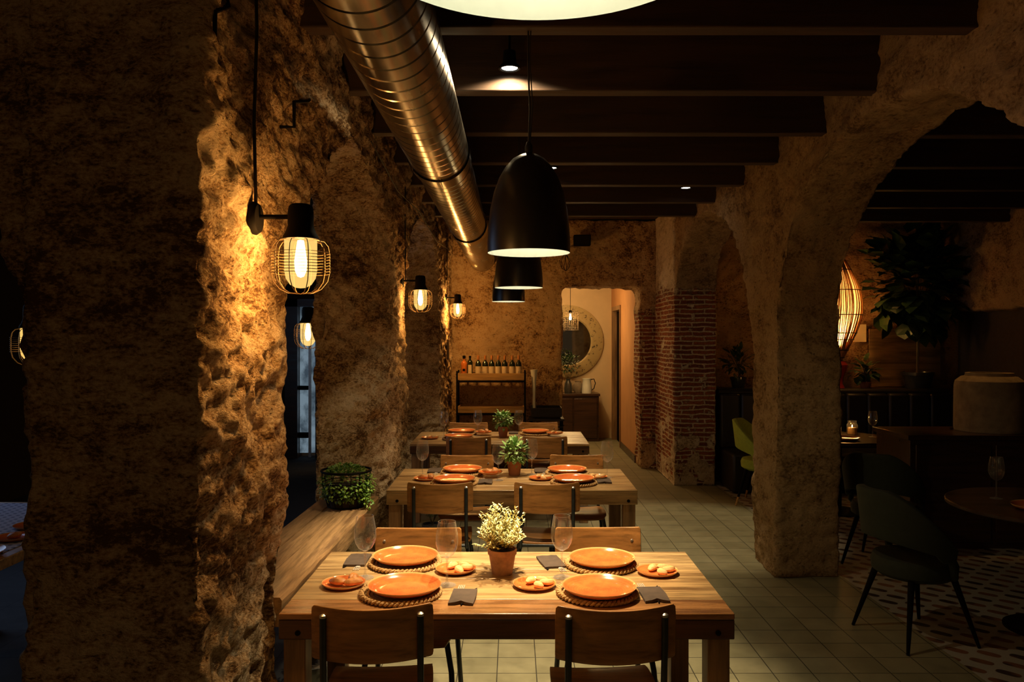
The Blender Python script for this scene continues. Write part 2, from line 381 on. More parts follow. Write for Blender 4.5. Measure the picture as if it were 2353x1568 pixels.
def stone(name, b, m, voxel, amp=1.0, fine=1.0, strat=2.0, seed=0):
    me = bpy.data.meshes.new(name); me.from_pydata(b.v, [], b.f)
    bm = bmesh.new(); bm.from_mesh(me); bmesh.ops.recalc_face_normals(bm, faces=bm.faces)
    bmesh.ops.triangulate(bm, faces=bm.faces, ngon_method='EAR_CLIP'); bm.to_mesh(me); bm.free()
    t = bpy.data.objects.new('tmp', me); C.objects.link(t)
    k = t.modifiers.new('r', 'REMESH'); k.mode = 'VOXEL'; k.voxel_size = voxel
    dg = bpy.context.evaluated_depsgraph_get(); ev = t.evaluated_get(dg); nm = bpy.data.meshes.new_from_object(ev)
    bpy.data.objects.remove(t)
    n = len(nm.vertices); co = np.empty(n*3); no = np.empty(n*3)
    nm.vertices.foreach_get('co', co); nm.vertices.foreach_get('normal', no); co = co.reshape(-1, 3); no = no.reshape(-1, 3)
    q = co*np.array([1, 1, strat])
    d = .030*vn(co*1.6, seed)+.020*vn(q*4.5, seed+1)+fine*(.014*vn(q*11, seed+2)+.011*vn(q*22, seed+3)+.008*vn(co*38, seed+4))
    d -= fine*.022*np.clip(np.abs(vn(q*7, seed+5))*2-1.0, 0, 1)
    d = (d-.012)*amp
    keep = np.clip(co[:, 2]/.05, 0, 1); side = no*np.array([1, 1, 0.0]); nn = np.where(co[:, 2:3] < .06, side, no)
    co2 = co+nn*d[:, None]; co2[:, 2] = np.maximum(co2[:, 2], 0); nm.vertices.foreach_set('co', co2.ravel()); nm.update(); nm.shade_smooth()
    nm.name = name; o = bpy.data.objects.new(name, nm); C.objects.link(o); nm.materials.clear(); nm.materials.append(M[m]); return o
def arch_pts(a, b, zs, za, n=20):
    out = [(a, 0)]
    for k in range(n+1):
        t = PI-PI*k/n; out.append(((a+b)/2+(b-a)/2*math.cos(t), zs+(za-zs)*max(0, math.sin(t))**.9))
    return out+[(b, 0)]
def wall_prof(u0, u1, top, opens):
    p = [(u0, 0)]
    for o in opens: p += arch_pts(*o)
    return p+[(u1, 0), (u1, top), (u0, top)]
BB = 3.017; CEIL = 3.32; TOP = CEIL
# ------------------------------------------------------------------ floor and ceiling
struct(B().box(-1.15, 2.4, -2, 10.45, -.1, 0).obj('floor', 'floor', smooth=False))
struct(B().box(-5.5, -1.15, -2, 12, -.1, 0).obj('floor_side_room', 'floor_side', smooth=False))
struct(B().box(2.4, 7.5, -2, 10.3, -.1, 0).obj('floor_patterned', 'pattern', smooth=False))
struct(B().box(-1.15, 2.6, 10.45, 14, -.1, 0).obj('floor_back_room', 'floor', smooth=False))
struct(B().box(-5.5, 7.5, -2, 14, CEIL, CEIL+.1).obj('ceiling', 'ceil', smooth=False))
# ------------------------------------------------------------------ left arcade
b = B()
nearA = [(2.95, 0), (2.95, 1.85), (3.02, 2.00), (3.16, 2.09), (3.30, 2.21), (3.46, 2.35), (3.66, 2.51), (3.92, 2.69)]
fE = [(4.25, 2.82), (4.64, 2.77), (5.0, 2.67), (5.25, 2.52), (5.38, 2.3), (5.42, 2.0), (5.42, 0)]
fW = [(4.12, 2.82), (4.35, 2.77), (4.55, 2.66), (4.66, 2.52), (4.71, 2.3), (4.72, 2.0), (4.72, 0)]
eL = [(-.86 if y < 7.5 else -.82, y, z) for y, z in [(2.15, 0)]+nearA+fE+arch_pts(6.36, 8.75, 1.95, 2.83)+[(10.42, 0), (10.42, TOP), (2.15, TOP)]]
wL = [(-1.34 if y < 3.6 else -1.20, y, z) for y, z in [(2.15, 0)]+nearA+fW+arch_pts(6.36, 8.4, 1.95, 2.95)+[(10.42, 0), (10.42, TOP), (2.15, TOP)]]
b.loft(wL, eL)
b.loft([(-1.18, 4.68, 0), (-.9, 4.98, 0), (-.93, 5.5, 0), (-1.18, 5.5, 0)], [(-1.18, 4.74, .72), (-1.0, 5.02, .72), (-.93, 5.5, .72), (-1.18, 5.5, .72)])
b.box(-.92, -.81, 8.95, 10.42, 0, TOP)
stone('wall_left', b, 'stone_l', .014, 1.0, 1.15, 1.7, 3)['kind'] = 'structure'
b = B(); p = wall_prof(-5.0, -1.30, TOP, [(-4.6, -1.385, 1.65, 2.75)])
b.loft([(x, 2.17, z) for x, z in p], [(x, 2.6, z) for x, z in p])
stone('wall_left_cross', b, 'stone_l', .03, .8, 1, 2, 9)['kind'] = 'structure'
# side room beyond it
struct(B().box(-5.5, -3.12, 11.4, 11.6, 0, TOP).box(-2.86, -1.3, 11.4, 11.6, 0, TOP).box(-3.12, -2.86, 11.4, 11.6, 2.19, TOP).obj('wall_side_room_far', 'darkwall', smooth=False))
struct(B().box(-5.5, -5.4, -2, 11.4, 0, .9).box(-5.5, -5.4, -2, 11.4, 2.7, TOP).box(-5.5, -5.4, -2, 4.2, .9, 2.7).box(-5.5, -5.4, 7.4, 11.4, .9, 2.7).obj('wall_side_room_left', 'darkwall', smooth=False))
wn = struct(B().box(-5.49, -5.41, 4.2, 7.4, .9, 2.7).obj('added_window_1', 'pane', smooth=False))  # unseen window added to account for the bluish side room light
dr = struct(B().box(-3.12, -2.86, 11.44, 11.47, 0.06, 2.19).obj('door_1', 'pane', smooth=False))
B().box(-2.985, -2.945, 11.40, 11.438, 0.0, 2.19).obj('door_stile', 'chrome', dr)
B().box(-3.12, -2.99, 11.40, 11.438, 0.98, 1.04).box(-3.12, -2.99, 11.40, 11.438, .28, .36).obj('door_rail', 'blackmatt', dr)
struct(B().box(-3.30, -3.12, 11.3, 11.4, 0, 2.3).box(-2.86, -2.66, 11.3, 11.4, 0, 2.3).box(-3.30, -2.66, 11.3, 11.4, 2.19, 2.3).obj('trim_1', 'darkwood', smooth=False))
# ------------------------------------------------------------------ right arcade
b = B()
pr = [(1.6, 0)]+arch_pts(2.62, 5.68, 1.80, 2.95)+[(6.22, 0), (6.22, 1.7), (6.36, 2.05), (6.55, 2.32), (6.77, 2.56), (7.1, 2.80), (7.5, 2.95), (7.9, 3.0), (8.3, 2.98), (8.6, 2.88), (8.9, 2.70), (9.1, 2.52), (9.2, 2.32), (9.3, 2.32), (9.3, TOP), (1.6, TOP)]
b.loft([(1.90, y, z) for y, z in pr], [(2.38, y, z) for y, z in pr])
stone('wall_right', b, 'stone_r', .025, .85, .9, 1.3, 21)['kind'] = 'structure'
b = B(); b.box(1.88, 2.39, 9.22, 10.40, 0, TOP)
o = stone('brick_pillar', b, 'stone_p', .02, .55, .9, 3, 33); tag(o, 'tall brick pillar with flaking plaster at the far end of the arcade', 'pillar'); o['kind'] = 'structure'
# ------------------------------------------------------------------ back wall with doorway
b = B()
pb = [(-1.5, 0), (.653, 0), (.66, 1.2), (.64, 1.5), (.65, 2.0), (.66, 2.40), (1.66, 2.41), (1.69, 2.25), (1.66, 2.1), (1.68, 0), (2.6, 0), (2.6, TOP), (-1.5, TOP)]
b.loft([(x, 10.42, z) for x, z in pb], [(x, 10.85, z) for x, z in pb])
stone('wall_back', b, 'stone_b', .025, .8, .9, 1.1, 41)['kind'] = 'structure'
struct(B().box(-1.2, 2.6, 13.6, 13.75, 0, TOP).obj('wall_back_room_far', 'plaster', smooth=False))
struct(B().box(1.70, 1.85, 10.85, 12.40, 0, TOP).box(1.70, 1.85, 13.4, 13.6, 0, TOP).box(1.70, 1.85, 12.4, 13.4, 2.24, TOP).obj('wall_back_room_right', 'orange_plaster', smooth=False))
dr2 = struct(B().box(1.76, 1.80, 12.46, 13.34, 0, 2.18).obj('dark_opening', 'blackmatt', smooth=False))  # black sheet stands for the darkness of the opening inside this frame
B().box(1.68, 1.76, 12.40, 12.45, 0, 2.26).box(1.68, 1.76, 13.35, 13.40, 0, 2.26).box(1.68, 1.76, 12.45, 13.35, 2.19, 2.26).obj('door_frame', 'table_leg', dr2)
struct(B().box(1.685, 1.70, 10.9, 12.38, 0, .10).obj('baseboard_back_room', 'darkwood', smooth=False))
# ------------------------------------------------------------------ dining room on the right
b = B(); b.box(2.36, 7.4, 9.93, 10.2, 0, TOP)
stone('wall_right_room_far', b, 'stone_far', .04, .8, .9, 1.6, 55)['kind'] = 'structure'
b = B(); b.box(5.42, 6.2, 7.4, 9.9, 2.05, TOP)
o = stone('chimney_breast', b, 'stone_r', .04, .7, 1, 2, 61); B().box(5.62, 6.2, 7.4, 9.9, 0, 2.08).obj('fireplace_back', 'darkwall', o, smooth=False); tag(o, 'rough stone chimney breast over a black fireplace at the right edge', 'chimney'); o['kind'] = 'structure'
struct(B().box(7.4, 7.5, -2, 10.3, 0, TOP).obj('wall_right_room_right', 'darkwall', smooth=False))
# ------------------------------------------------------------------ beams
ords = ['first', 'second', 'third', 'fourth', 'fifth', 'sixth', 'seventh', 'eighth', 'ninth']
for k in range(8):
    y = 2.37+.83*k
    b = B().box(-.88, 1.95, -.047, .047, 0, .30)
    o = b.obj('ceiling_beam', 'beam', bevel=.006, loc=(0, y+.045, BB))
    tag(o, 'dark wooden ceiling beam of the main room, %s counting from the camera' % ords[k], 'beam', 'dark beams over the main room')
for k in range(8):
    y = 4.05+.93*k*.98
    if y > 9.4: break
    o = B().box(2.33, 7.2, -.045, .045, 0, .30).obj('ceiling_beam', 'beam', bevel=.006, loc=(0, y, BB))
    tag(o, 'dark wooden ceiling beam seen through the right arch, %s counting from the camera' % ords[k], 'beam', 'dark beams over the right dining room')
# ------------------------------------------------------------------ air duct
R0 = .168; dx, dz = -.417, EYE+1.03
t = thing('air_duct', 'long round spiral metal air duct hung under the ceiling beams', 'duct', (dx, 0, dz))
def ring(b, y, r): pass
def duct_sec(y0, y1, r, name, pitch=.112, ridge=-.0045):
    prof = []; y = y0
    prof.append((r, y0))
    while y+pitch < y1:
        y += pitch; prof += [(r, y-.013), (r, y-.008), (r+ridge, y-.004), (r+ridge, y+.004), (r, y+.008), (r, y+.013)]
    prof.append((r, y1))
    b = B(); b.lathe([(q, h) for q, h in prof], 64, cap=False)
    b.v = [(x, z, y) for x, y, z in b.v]
    return b.obj(name, 'duct', t)
duct_sec(-1.5, 4.32, R0, 'duct_section'); duct_sec(4.32, 4.46, R0+.009, 'collar', 9); duct_sec(4.46, 7.1, R0-.002, 'duct_section')
duct_sec(7.1, 7.32, R0+.010, 'collar', 9); duct_sec(7.32, 10.35, R0, 'duct_section', .06)
for y in (4.39, 7.21): B().box(.012, .016, y-.07, y+.07, -R0-.012, -R0-.007).obj('rivet_strip', 'chrome', t)
for y in (2.2, 5.6, 8.5): b = B().box(-.012, .012, y-.015, y+.015, R0-.01, BB+.2-dz if False else .24); b.obj('hanger_strap', 'blackmatt', t)
# ------------------------------------------------------------------ black dome pendants
def pendant(x, y, z, label, e, proto=[None]):
    if proto[0] is None:
        r = thing('pendant_lamp', label, 'lamp', group='black dome pendants in a row')
        outer = [(.170, 0), (.1715, .04), (.168, .10), (.159, .18), (.144, .25), (.122, .31), (.096, .355), (.066, .388), (.036, .405), (.014, .412)]
        inner = [(max(.01, q-.004), h) for q, h in outer]
        B().lathe(outer, 64, cap=False).obj('shade', 'blackm', r)
        inn = B().lathe([(.1698, .0)]+inner[1:-1]+[(.012, .405)], 64, cap=False).obj('inner_lining', 'enamel', r)
        B().lathe([(.0, .412), (.016, .412), (.016, .44), (.008, .46), (.0, .46)], 16, cap=False).obj('cable_grip', 'blackm', r)
        B().lathe([(.0, .38), (.024, .38), (.026, .25), (.0, .25)], 20, cap=False).obj('socket', 'blackmatt', r)
        B().lathe([(.0, .252), (.018, .25), (.030, .22), (.036, .19), (.033, .165), (.02, .148), (.0, .142)], 24, cap=False).obj('bulb', 'bulb_white', r)
        B().tube([(0, 0, .455), (.004, .0, .6), (-.003, 0, .8), (0, 0, CEIL-2.098)], .004, 6).obj('cord', 'cable', r)
        B().tube([(.006, .006, .455), (.016, .004, .62), (.004, 0, .80), (.012, 0, 1.0), (.005, 0, CEIL-2.098)], .0025, 5).obj('cord', 'cable', r)
        proto[0] = r
    else: r = dup(proto[0], (0, 0, 0), 0, label)
    r.location = (x, y, z)
    light('SPOT', 'pendant_light', (x, y, z+.125), e, TABLE, .03, 88, 1.0)
    light('POINT', 'pendant_glow', (x, y, z+.115), .75, (1, .95, .72), .03)
    return r
pendant(.025, .69, 2.098, 'black dome pendant with white lining, nearest, cut by the top edge', 1.5)
pendant(.063, 3.24, 2.098, 'large black dome pendant hanging over the front table', 180)
pendant(.037, 5.56, 2.100, 'black dome pendant hanging over the middle table', 95)
pendant(-.052, 8.05, 2.115, 'black dome pendant hanging over the rear table, smallest in view', 80)
# ------------------------------------------------------------------ ceiling spots
def spotlight(x, y, z, label, e, spot=75, proto=[None]):
    if proto[0] is None:
        r = thing('ceiling_spotlight', label, 'spotlight', group='small round ceiling spotlights')
        B().lathe([(.0, .09), (.03, .09), (.034, .03), (.052, .012), (.055, 0), (.046, 0), (.044, .01), (.0, .01)], 32, cap=False).obj('housing', 'blackmatt', r)
        B().lathe([(.0, .006), (.04, .006), (.04, .009), (.0, .009)], 24, cap=False).obj('lens', 'spot_face', r)
        B().tube([(0, 0, .085), (0, 0, CEIL-3.068)], .006, 8).obj('stem', 'blackmatt', r)
        proto[0] = r
    else: r = dup(proto[0], (0, 0, 0), 0, label)
    r.location = (x, y, z)
    light('SPOT', 'spotlight_beam', (x, y, z-.012), e, SPOTC, .02, spot, .5)
    return r
spotlight(-.02, 3.945, 3.10, 'small lit ceiling spotlight in front of a dark beam', 370, 54)
light('SPOT', 'spotlight_spill', (-.02, 3.945, 3.088), 30, SPOTC, .02, 158, .2)
spotlight(1.55, 7.05, 3.09, 'small ceiling spotlight hidden between the beams over the right aisle', 150, 50)
spotlight(.3, 6.22, 3.09, 'small ceiling spotlight hidden between the beams behind the middle table', 80, 60)
spotlight(2.15, 7.6, 3.09, 'small ceiling spotlight over the green armchair', 40, 55)
# ------------------------------------------------------------------ caged wall lamps
def sconce(x, y, z, label, e, flip=1, proto=[None]):   # x,y,z: middle of the glass; arm leaves towards the wall at -x
    if proto[0] is None:
        r = thing('wall_lamp', label, 'lamp', group='caged glass wall lamps')
        B().lathe([(.0, .185), (.030, .185), (.038, .178), (.041, .16), (.041, .115), (.048, .095), (.056, .082), (.058, .072), (.0, .072)], 32, cap=False).obj('socket', 'blackmatt', r)
        b = B().tube([(-.04, 0, .145), (-.135, 0, .145)], .008, 10); b.obj('arm', 'blackmatt', r)
        b = B().lathe([(.0, 0), (.054, 0), (.054, .012), (.046, .024), (.0, .026)], 32, cap=False); b.v = [(zz-.158, yy, xx+.14) for xx, yy, zz in b.v]; b.obj('wall_plate', 'blackmatt', r)
        B().lathe([(.052, .072), (.052, -.03), (.047, -.055), (.034, -.075), (.016, -.085), (.0, -.087)], 32, cap=False).obj('glass_shade', 'frost', r)
        B().lathe([(.0, .07), (.010, .068), (.016, .03), (.020, 0), (.018, -.03), (.010, -.048), (.0, -.052)], 20, cap=False).obj('bulb', 'bulb', r)
        b = B()
        prof = [(.052, .070), (.075, .066), (.088, .05), (.093, .025), (.093, -.035), (.086, -.065), (.066, -.09), (.04, -.103), (.0, -.106)]
        for k in range(5):
            a = PI*k/5+.2; c_, s_ = math.cos(a), math.sin(a)
            b.tube([(q*c_, q*s_, h) for q, h in prof]+[(-q*c_, -q*s_, h) for q, h in prof[-2::-1]], .0016, 5)
        for k in range(8):
            h = .028-k*.0095; b.tube([(.093*math.cos(a), .093*math.sin(a), h) for a in np.linspace(0, 2*PI, 33)[:-1]], .0011, 4, True)
        b.obj('cage', 'wire', r)
        proto[0] = r
    else: r = dup(proto[0], (0, 0, 0), 0, label)
    r.location = (x, y, z); r.rotation_euler = (0, 0, 0 if flip > 0 else PI)
    light('POINT', 'wall_lamp_light', (x, y, z-.005), e, WARM, .036)
    return r
sconce(-.69, 2.54, 1.995, 'lit caged glass wall lamp on the nearest stone pier, the largest', 46)
b = B().box(-1.34, -.86, -1.6, .45, 0, TOP); stone('wall_left_near', b, 'stone_l', .03, .8, 1, 2, 13)['kind'] = 'structure'  # pier block out of view, put in to carry the added lamp
sconce(-.69, .15, 1.995, 'extra unseen caged wall lamp beside the camera, added to light the near pier', 19)  # unseen lamp added to brighten the front face of the nearest pier
sconce(-.735, 6.18, 2.05, 'lit caged glass wall lamp on the second stone pier', 32)
sconce(-.672, 9.42, 2.08, 'lit caged glass wall lamp nearest the wine bottles', 110)
sconce(-1.43, 5.45, 1.775, 'lit caged glass wall lamp seen in the gap between the first two piers', 10, -1)
def cord(pts, label, r=.005, name='wall_cable'):
    return tag(B().tube(pts, r, 6).obj(name, 'cable'), label, 'cable')
cord([(-.835, 2.54, 2.16), (-.838, 2.53, 2.45), (-.832, 2.54, 2.75), (-.84, 2.53, 3.2)], 'black cable running up the near pier from its wall lamp', .006)
cord([(-.85, 6.16, 2.2), (-.852, 6.16, 2.6), (-.85, 6.15, 2.98)], 'black cable running up the second pier from its wall lamp')
cord([(-.80, 9.43, 2.2), (-.80, 9.43, 2.6), (-.80, 9.42, 2.95)], 'black cable running up beside the rear wall lamp')
cord([(-.80, 4.4, 2.85), (-.80, 5.4, 2.76), (-.79, 6.6, 2.80), (-.78, 7.9, 2.72), (-.76, 9.2, 2.78)], 'thin sagging wire strung along the left arcade below the duct', .004, 'string_wire')
for (pts, lab) in (([(-.90, 2.98, 2.55), (-.835, 2.98, 2.55), (-.835, 2.98, 2.645), (-.845, 3.22, 2.72), (-.90, 3.46, 2.80)], 'black iron hook bracket on the left wall above the nearest wall lamp'), ([(-.90, 2.19, 2.58), (-.835, 2.19, 2.58), (-.835, 2.19, 2.66), (-.845, 2.32, 2.73), (-.90, 2.46, 2.81)], 'black iron hook bracket high on the near pier at the top edge')):
    tag(B().tube(pts, .007, 6).obj('wall_hook', 'blackmatt'), lab, 'hook')
# ------------------------------------------------------------------ tables
def table(y0, y1, x0, x1, label, seed):
    random.seed(seed); r = thing('dining_table', label, 'table', (0, 0, 0), 0, 'reclaimed wood dining tables')
    w = y1-y0; cuts = [0, .19, .5, .66, 1.0]; th = .10
    b = B(); xs = [x0+.0, x1]
    for a, c in zip(cuts[1:-1], cuts[2:]):
        b.box(x0, x1, y0+w*a+.0015, y0+w*c-.0015, .727, .75)
    b.obj('tabletop', 'table', r, bevel=.003)
    B().box(x0, x1, y0, y0+w*.19-.0015, .727, .75).obj('edge_board', 'table_edge' if seed == 1 else 'table', r, bevel=.004)
    B().box(x0, x1, y0+.002, y0+.05, .655, .727).box(x0, x1, y1-.05, y1-.002, .655, .727).box(x0+.002, x0+.05, y0+.05, y1-.05, .655, .727).box(x1-.05, x1-.002, y0+.05, y1-.05, .655, .727).obj('apron', 'table' if seed == 2 else 'apron_shade', r, bevel=.004)
    for lx in (x0+.01, x1-.09):
        for ly in (y0+.03, y1-.12): B().box(lx, lx+.08, ly, ly+.095, 0, .727).obj('leg', 'table_leg', r, bevel=.004)
    for lx in (x0+.07, x1-.06): b = B().lathe([(.0, -.003), (.010, -.003), (.010, .001), (.0, .001)], 12, cap=False); b.v = [(lx+x, y0-zz*1.0-.001, .68+yy) for x, yy, zz in b.v]; b.obj('bolt', 'blackmatt', r)
    return r
table(2.83, 3.65, -.85, .80, 'reclaimed wood dining table nearest the camera, dark glossy front board', 1)
table(5.11, 5.95, -.83, .81, 'reclaimed wood dining table in the middle of the row', 2)
table(7.33, 8.28, -.97, .71, 'reclaimed wood dining table at the rear of the row', 3)
# ------------------------------------------------------------------ plywood chairs
def make_chair(label):
    r = thing('dining_chair', label, 'chair', group='plywood and steel tube chairs at the three tables')
    n = 14; v = []; f = []
    rows = [(.645, .0), (.650, -.0005), (.66, -.001), (.73, -.004), (.80, -.010), (.814, -.011), (.822, -.012)]
    for (z, yy) in rows:
        ww = .2075 if .652 < z < .81 else .2055 if .648 < z < .82 else .198
        for k in range(n+1):
            u = -1+2*k/n; v.append((u*ww, yy-.036*(1-u*u), z+(.010*u*u if z > .8 else -.012*(1-u*u) if z < .65 else 0)))
    for i in range(len(rows)-1):
        for k in range(n): f.append((i*(n+1)+k, i*(n+1)+k+1, (i+1)*(n+1)+k+1, (i+1)*(n+1)+k))
    b = B(); b.add(v, f); b.obj('backrest', 'ply', r, solid=.010, bevel=.002)
    v = []; f = []; m_ = 10
    for j in range(m_+1):
        t_ = j/m_; y = .035+.385*t_; zz = .447+.010*math.cos(t_*PI*1.0)*-1*(1 if t_ < .5 else 1)-(max(0, t_-.82)**2)*.9
        hw = .185+.012*math.sin(t_*PI)-(.02 if j in (0, m_) else 0)
        for k in range(n+1):
            u = -1+2*k/n; v.append((u*hw, y, zz-.008*(1-u*u)))
    for i in range(m_):
        for k in range(n): f.append((i*(n+1)+k, i*(n+1)+k+1, (i+1)*(n+1)+k+1, (i+1)*(n+1)+k))
    b = B(); b.add(v, f); b.obj('seat', 'ply', r, solid=.012, bevel=.002)
    for s in (-1, 1):
        B().tube([(s*.165, -.036, .795), (s*.165, -.034, .70), (s*.165, -.022, .55), (s*.168, .0, .41)], .0115, 12).obj('back_post', 'steel', r)
        B().lathe([(.0, 0), (.012, 0), (.012, .008), (.006, .013), (.0, .014)], 12, (s*.165, -.036, .795), cap=False).obj('post_cap', 'chrome', r)
        b = B().lathe([(.0, 0), (.008, 0), (.007, .003), (.0, .004)], 12, cap=False); b.v = [(s*.165+x, -.012-.004+zz+.002, .765+yy) for x, yy, zz in b.v]; b.obj('rivet', 'chrome', r)
        B().tube([(s*.168, .02, .425), (s*.19, .0, .30), (s*.205, -.06, .012)], .0125, 12).obj('leg', 'steel', r)
        B().tube([(s*.168, .36, .425), (s*.19, .375, .30), (s*.205, .41, .012)], .0125, 12).obj('leg', 'steel', r)
        B().tube([(s*.205, -.06, .012), (s*.205, .41, .012)], .0118, 10).obj('runner', 'steel', r)
    B().tube([(-.168, .0, .425), (-.168, .36, .425), (.168, .36, .425), (.168, .0, .425)], .0105, 10, True).obj('seat_frame', 'steel', r)
    return r
CH = make_chair('plywood chair at the near left of the front table, seen from behind')
CH.location = (-.486, 2.71, 0); CH.rotation_euler = (0, 0, .06)
for (x, y, a, lab) in [
    (.350, 2.70, .05, 'plywood chair at the near right of the front table, seen from behind'),
    (-.458, 3.76, PI, 'plywood chair facing us behind the front table, left of the two'),
    (.408, 3.77, PI+.03, 'plywood chair facing us behind the front table, right of the two'),
    (-.465, 4.97, .03, 'plywood chair on the near side of the middle table, left of the two'),
    (.212, 4.97, -.02, 'plywood chair on the near side of the middle table, right of the two'),
    (-.362, 6.09, PI, 'plywood chair facing us behind the middle table, left of the two'),
    (.492, 6.10, PI-.01, 'plywood chair facing us behind the middle table, right of the two'),
    (-.416, 7.26, 0, 'plywood chair on the near side of the rear table, left of the two'),
    (.29, 7.26, -.02, 'plywood chair on the near side of the rear table, right of the two'),
    (-.484, 8.42, PI, 'plywood chair facing us behind the rear table, left of the two'),
    (.272, 8.44, PI, 'plywood chair facing us behind the rear table, right of the two')]:
    dup(CH, (x, y, 0), a, lab)
# ------------------------------------------------------------------ tableware
def make_mat():
    b = B(); T = .006
    for k in range(8):
        rr = .018+k*.0155; b.tube([(rr*math.cos(a), rr*math.sin(a), T-.001) for a in np.linspace(0, 2*PI, 41)[:-1]], .0062, 6, True)
    for ph in (0, PI):      # two strands twisted round the rim
        n = 150; P = []
        for i in range(n):
            a = 2*PI*i/n; q = a*26+ph; rr = .150+.0075*math.cos(q); P.append((rr*math.cos(a), rr*math.sin(a), .0105+.0055*math.sin(q)))
        b.tube(P, .0058, 6, True)
    return tag(b.obj('placemat', 'rope'), '', 'placemat', 'round braided seagrass placemats')
def make_plate(r, h, name, cat, grp):
    t_ = thing(name, '', cat, group=grp)
    k = r/.143
    pr = [(.0, .004), (.085*k, .004), (.110*k, .007), (.130*k, h*.6), (.1405*k, h-.002), (.143*k, h), (.1415*k, h-.004), (.128*k, h*.35), (.10*k, .0), (.0, .0)]
    o = B().lathe(pr, 56, cap=False).obj('dish', 'plate' if r > .1 else 'plate_small', t_)
    return t_
MATP = make_mat(); PL = make_plate(.143, .026, 'dinner_plate', 'plate', 'orange dinner plates'); SP = make_plate(.087, .018, 'side_plate', 'plate', 'small orange side plates')
kids(SP)[0].scale = (1, 1, 1)
def make_glass():
    r = thing('wine_glass', '', 'glass', group='empty wine glasses')
    B().lathe([(.0, .112), (.012, .113), (.028, .124), (.040, .145), (.0455, .170), (.044, .205), (.038, .240), (.0345, .2565)], 40, cap=False).obj('bowl', 'glass', r)
    B().lathe([(.0345, .2555), (.0352, .2565), (.0345, .2575), (.0338, .2565)], 32, cap=False).obj('rim', 'glass', r)
    B().lathe([(.0, .114), (.008, .112), (.0045, .100), (.0038, .05), (.005, .015), (.012, .005), (.0, .005)], 20, cap=False).obj('stem', 'glass', r)
    B().lathe([(.0, .006), (.012, .005), (.036, .0015), (.037, 0), (.0, 0)], 36, cap=False).obj('foot', 'glass', r)
    return r
GL = make_glass()
def make_fork():
    b = B(); L = .2
    b.box(-.0035, .0035, -.10, .03, 0, .0025)
    b.add([(-.0035, .03, 0), (.0035, .03, 0), (.012, .055, 0), (-.012, .055, 0), (-.0035, .03, .0025), (.0035, .03, .0025), (.012, .055, .0025), (-.012, .055, .0025)], [(0, 1, 2, 3), (4, 5, 6, 7), (0, 1, 5, 4), (1, 2, 6, 5), (2, 3, 7, 6), (3, 0, 4, 7)])
    for k in range(4):
        x = -.0105+k*.007; b.box(x-.0013, x+.0013, .055, .10, .0005, .0025)
    return tag(b.obj('fork', 'cutlery'), '', 'fork', 'steel forks in the napkin sleeves')
def make_knife():
    b = B(); b.tube([(0, -.1, .003), (0, .0, .003)], [.0026, .003], 8)
    b.add([(-.006, 0, .002), (.006, 0, .002), (.008, .07, .002), (.001, .105, .002), (-.006, .09, .002), (-.006, 0, .0035), (.006, 0, .0035), (.008, .07, .0035), (.001, .105, .0035), (-.006, .09, .0035)],
          [(0, 1, 2, 3, 4), (5, 6, 7, 8, 9), (0, 1, 6, 5), (1, 2, 7, 6), (2, 3, 8, 7), (3, 4, 9, 8), (4, 0, 5, 9)])
    return tag(b.obj('knife', 'blackmatt'), '', 'knife', 'dark knives in the napkin sleeves')
def make_napkin():
    b = B(); h = .085; w = .047     # a flat sleeve, its upper flap folded, lower edge notched
    b.add([(-w, -h, .001), (-.02, -h+.004, .001), (0, -h+.016, .002), (.02, -h+.004, .001), (w, -h, .001), (w*1.08, 0, .001), (w, h, .001), (-w, h, .001), (-w*.98, 0, .001),
           (-w, -h, .009), (-.02, -h+.004, .012), (0, -h+.016, .014), (.02, -h+.004, .012), (w, -h, .009), (w*1.08, 0, .011), (w, h, .009), (-w, h, .009), (-w*.98, 0, .011)],
          [tuple(range(9)), tuple(range(9, 18))]+[(i, (i+1) % 9, 9+(i+1) % 9, 9+i) for i in range(9)])
    o = b.obj('napkin_sleeve', 'napkin', smooth=False); return tag(o, '', 'napkin', 'dark paper napkin sleeves')
FK, KN, NP = make_fork(), make_knife(), make_napkin()
def make_bread(kind):
    random.seed(kind); b = B()
    if kind == 0: prof = [(.001, 0), (.026, .001), (.032, .014), (.024, .026), (.001, .030)]
    else: prof = [(.001, 0), (.020, .0), (.025, .011), (.018, .021), (.001, .023)]
    b.lathe(prof, 10, sx=1.4, sy=.8); b.v = [(x*(1+random.uniform(-.18, .18)), y*(1+random.uniform(-.18, .18)), z*(1+random.uniform(-.2, .2))) for x, y, z in b.v]
    return tag(b.obj('bread_piece', 'bread' if kind else 'crust', sub=1), '', 'bread', 'x')
BR = [make_bread(0), make_bread(1), make_bread(2)]
used = set()
def place(p, loc, rz, lab, grp=None, rot=None):
    if p.name not in used:
        used.add(p.name); p.location = loc; p.rotation_euler = rot if rot else (0, 0, rz); p['label'] = lab
        if grp: p['group'] = grp
        return p
    return dup(p, loc, rz, lab, grp, rot)
TZ = .7505
POS = {'fl': 'far left', 'nl': 'near left', 'fr': 'far right', 'nr': 'near right'}
